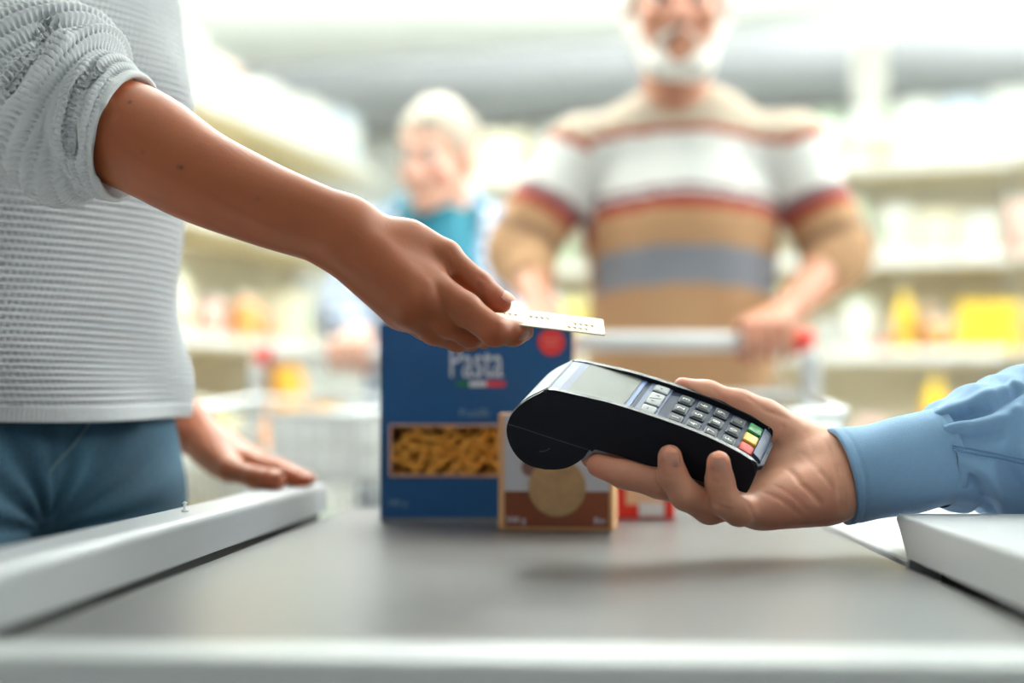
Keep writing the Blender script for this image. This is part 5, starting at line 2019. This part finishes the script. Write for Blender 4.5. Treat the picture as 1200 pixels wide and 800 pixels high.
body_core = hg + [([cone(P(517, 250, Y2), P(516, 360, Y2), 0.08, 0.115), cone(s2L, P(517, 262, Y2), 0.045, 0.065), cone(P(517, 262, Y2), s2R, 0.065, 0.045),
                    cone(s2L, e2L, 0.045, 0.038), cone(s2R, e2R, 0.045, 0.038), cone(e2L, w2L, 0.037, 0.027), cone(e2R, w2R, 0.037, 0.027), cone(P(516, 360, Y2), M2 + (0, 0, 0.85), 0.115, 0.115)] +
                   [c for q in (-1, 1) for c in (cone(M2 + (q * 0.09, 0, 0.83), M2 + (q * 0.10, -0.01, 0.45), 0.075, 0.05), cone(M2 + (q * 0.10, -0.01, 0.45), M2 + (q * 0.10, 0.02, 0.10), 0.05, 0.035),
                                                 cone(M2 + (q * 0.10, 0.02, 0.06), M2 + (q * 0.10, -0.10, 0.05), 0.03, 0.024))], 0.03, 0.02)]
V, Q = sdf_mesh(body_core, 0.006)
V = relax(V, Q, 1)
F_SKIN = rgb(220, 172, 152)
parts = [(V, Q, tint_skin(V, F_SKIN, [(T(0.07, 0.045, -0.03), 0.03, rgb(226, 150, 134), 0.5), (T(0.07, -0.045, -0.03), 0.03, rgb(226, 150, 134), 0.5)]))]
for hp, w_, sg in ((h2L, w2L, 1), (h2R, w2R, -1)):
    Vh, Qh = sdf_mesh(grip_hand(hp, w_, ax2, bk2, sg), 0.0035)
    Vh = relax(Vh, Qh, 2)
    parts.append((Vh, Qh, np.tile(F_SKIN, (len(Vh), 1))))
Vj, Qj, Cj = join_meshes(parts)
own(link('body', mesh_np('body', Vj, Qj, True, Cj), skin_mat('pale')), man2)
add_eyes(man2, T, 0.98, (70, 80, 90))
for o in [o for o in man2.children if o.name.startswith('eye')]:
    own(o, man2)
own(cloth('hair', [([E((-0.018, 0, 0.046), (0.105, 0.084, 0.084)), sub(E((0.098, 0, -0.050), (0.090, 0.100, 0.108)), 0.015)], 0.02, 0)], 0.007, mat('hair_silver', (176, 166, 152), 0.7, noise=0.15, nscale=120, bump=0.5, bscale=160), None, [(70, 0.003, 3)]), man2)
for q in (-1, 1):
    own(cloth('eyebrow', [([Cn((0.092, q * 0.016, 0.022), (0.084, q * 0.048, 0.022), 0.005, 0.004)], 0.004, 0)], 0.004, MATS['hair_silver'], None), man2)
own(cloth('top', [([cone(P(517, 262, Y2), P(516, 360, Y2), 0.092, 0.145, yb, 1.15), cone(P(516, 360, Y2), M2 + (0, 0, 0.86), 0.145, 0.15, yb, 1.2), cone(P(480, 262, Y2), P(552, 262, Y2), 0.066, 0.066), cone(P(508, 262, 3.075), P(512, 330, 3.05), 0.070, 0.09)], 0.03, 0)],
          0.007, mat('teal_jersey', (12, 100, 120), 0.85, noise=0.06, bump=0.2, bscale=500), None, [(30, 0.003, 7)]), man2)
m_plaid = bpy.data.materials.new('blue_plaid')
m_plaid.use_nodes = True
nt = m_plaid.node_tree
b_ = nt.nodes['Principled BSDF']
b_.inputs['Roughness'].default_value = 0.85
tc = nt.nodes.new('ShaderNodeTexCoord')
prev = None
for dirn, scl, cA, cB in (('X', 9.0, (86, 110, 150), (206, 214, 226)), ('Z', 9.0, None, None)):
    w_ = nt.nodes.new('ShaderNodeTexWave')
    w_.bands_direction = dirn
    w_.inputs['Scale'].default_value = scl
    nt.links.new(tc.outputs['Object'], w_.inputs['Vector'])
    if prev is None:
        prev = w_
    else:
        ad = nt.nodes.new('ShaderNodeMath')
        ad.operation = 'ADD'
        nt.links.new(prev.outputs['Fac'], ad.inputs[0])
        nt.links.new(w_.outputs['Fac'], ad.inputs[1])
rp_ = nt.nodes.new('ShaderNodeMapRange')
rp_.inputs['From Min'].default_value = 0.3
rp_.inputs['From Max'].default_value = 1.6
mx = nt.nodes.new('ShaderNodeMix')
mx.data_type = 'RGBA'
mx.inputs[6].default_value = lin(92, 118, 158)
mx.inputs[7].default_value = lin(214, 220, 230)
nt.links.new(ad.outputs[0], rp_.inputs['Value'])
nt.links.new(rp_.outputs['Result'], mx.inputs[0])
nt.links.new(mx.outputs[2], b_.inputs['Base Color'])
shg = [([cone(P(517, 275, Y2), P(516, 360, Y2), 0.125, 0.165, yb, 1.2), cone(P(516, 360, Y2), M2 + (0, 0, 0.80), 0.165, 0.175, yb, 1.2),
         cone(s2L, P(500, 258, Y2), 0.062, 0.055), cone(P(534, 258, Y2), s2R, 0.055, 0.062),
         sub(cone(P(513, 236, 2.97), P(513, 480, 2.93), 0.082, 0.062), 0.01), sub(cone(P(514, 215, 3.09), P(515, 270, 3.03), 0.080, 0.088), 0.012)], 0.03, 0),
       ([cone(s2L, e2L, 0.066, 0.06), cone(e2L, inset(e2L, w2L, 0.8), 0.058, 0.042)], 0.02, 0.02), ([cone(s2R, e2R, 0.066, 0.06), cone(e2R, inset(e2R, w2R, 0.8), 0.058, 0.042)], 0.02, 0.02)]
own(cloth('plaid_shirt', shg, 0.0065, m_plaid, None, [(30, 0.004, 9)]), man2)
tr = [([cone(M2 + (-0.075, 0, 0.84), M2 + (0.075, 0, 0.84), 0.125, 0.125)], 0.03, 0)] + \
     [([cone(M2 + (q * 0.09, 0, 0.82), M2 + (q * 0.10, -0.01, 0.45), 0.10, 0.07), cone(M2 + (q * 0.10, -0.01, 0.45), M2 + (q * 0.10, 0.02, 0.10), 0.068, 0.055)], 0.03, 0.02) for q in (-1, 1)]
own(cloth('trousers', tr, 0.009, mat('trouser_navy', (54, 60, 84), 0.85, noise=0.08, bump=0.2, bscale=600), None, [(30, 0.003, 4)]), man2)
for q in (-1, 1):
    own(cloth('shoe', shoe_groups(M2 + (q * 0.10, 0.02, 0), (0, -1)), 0.007, MATS['shoe_black'], None), man2)
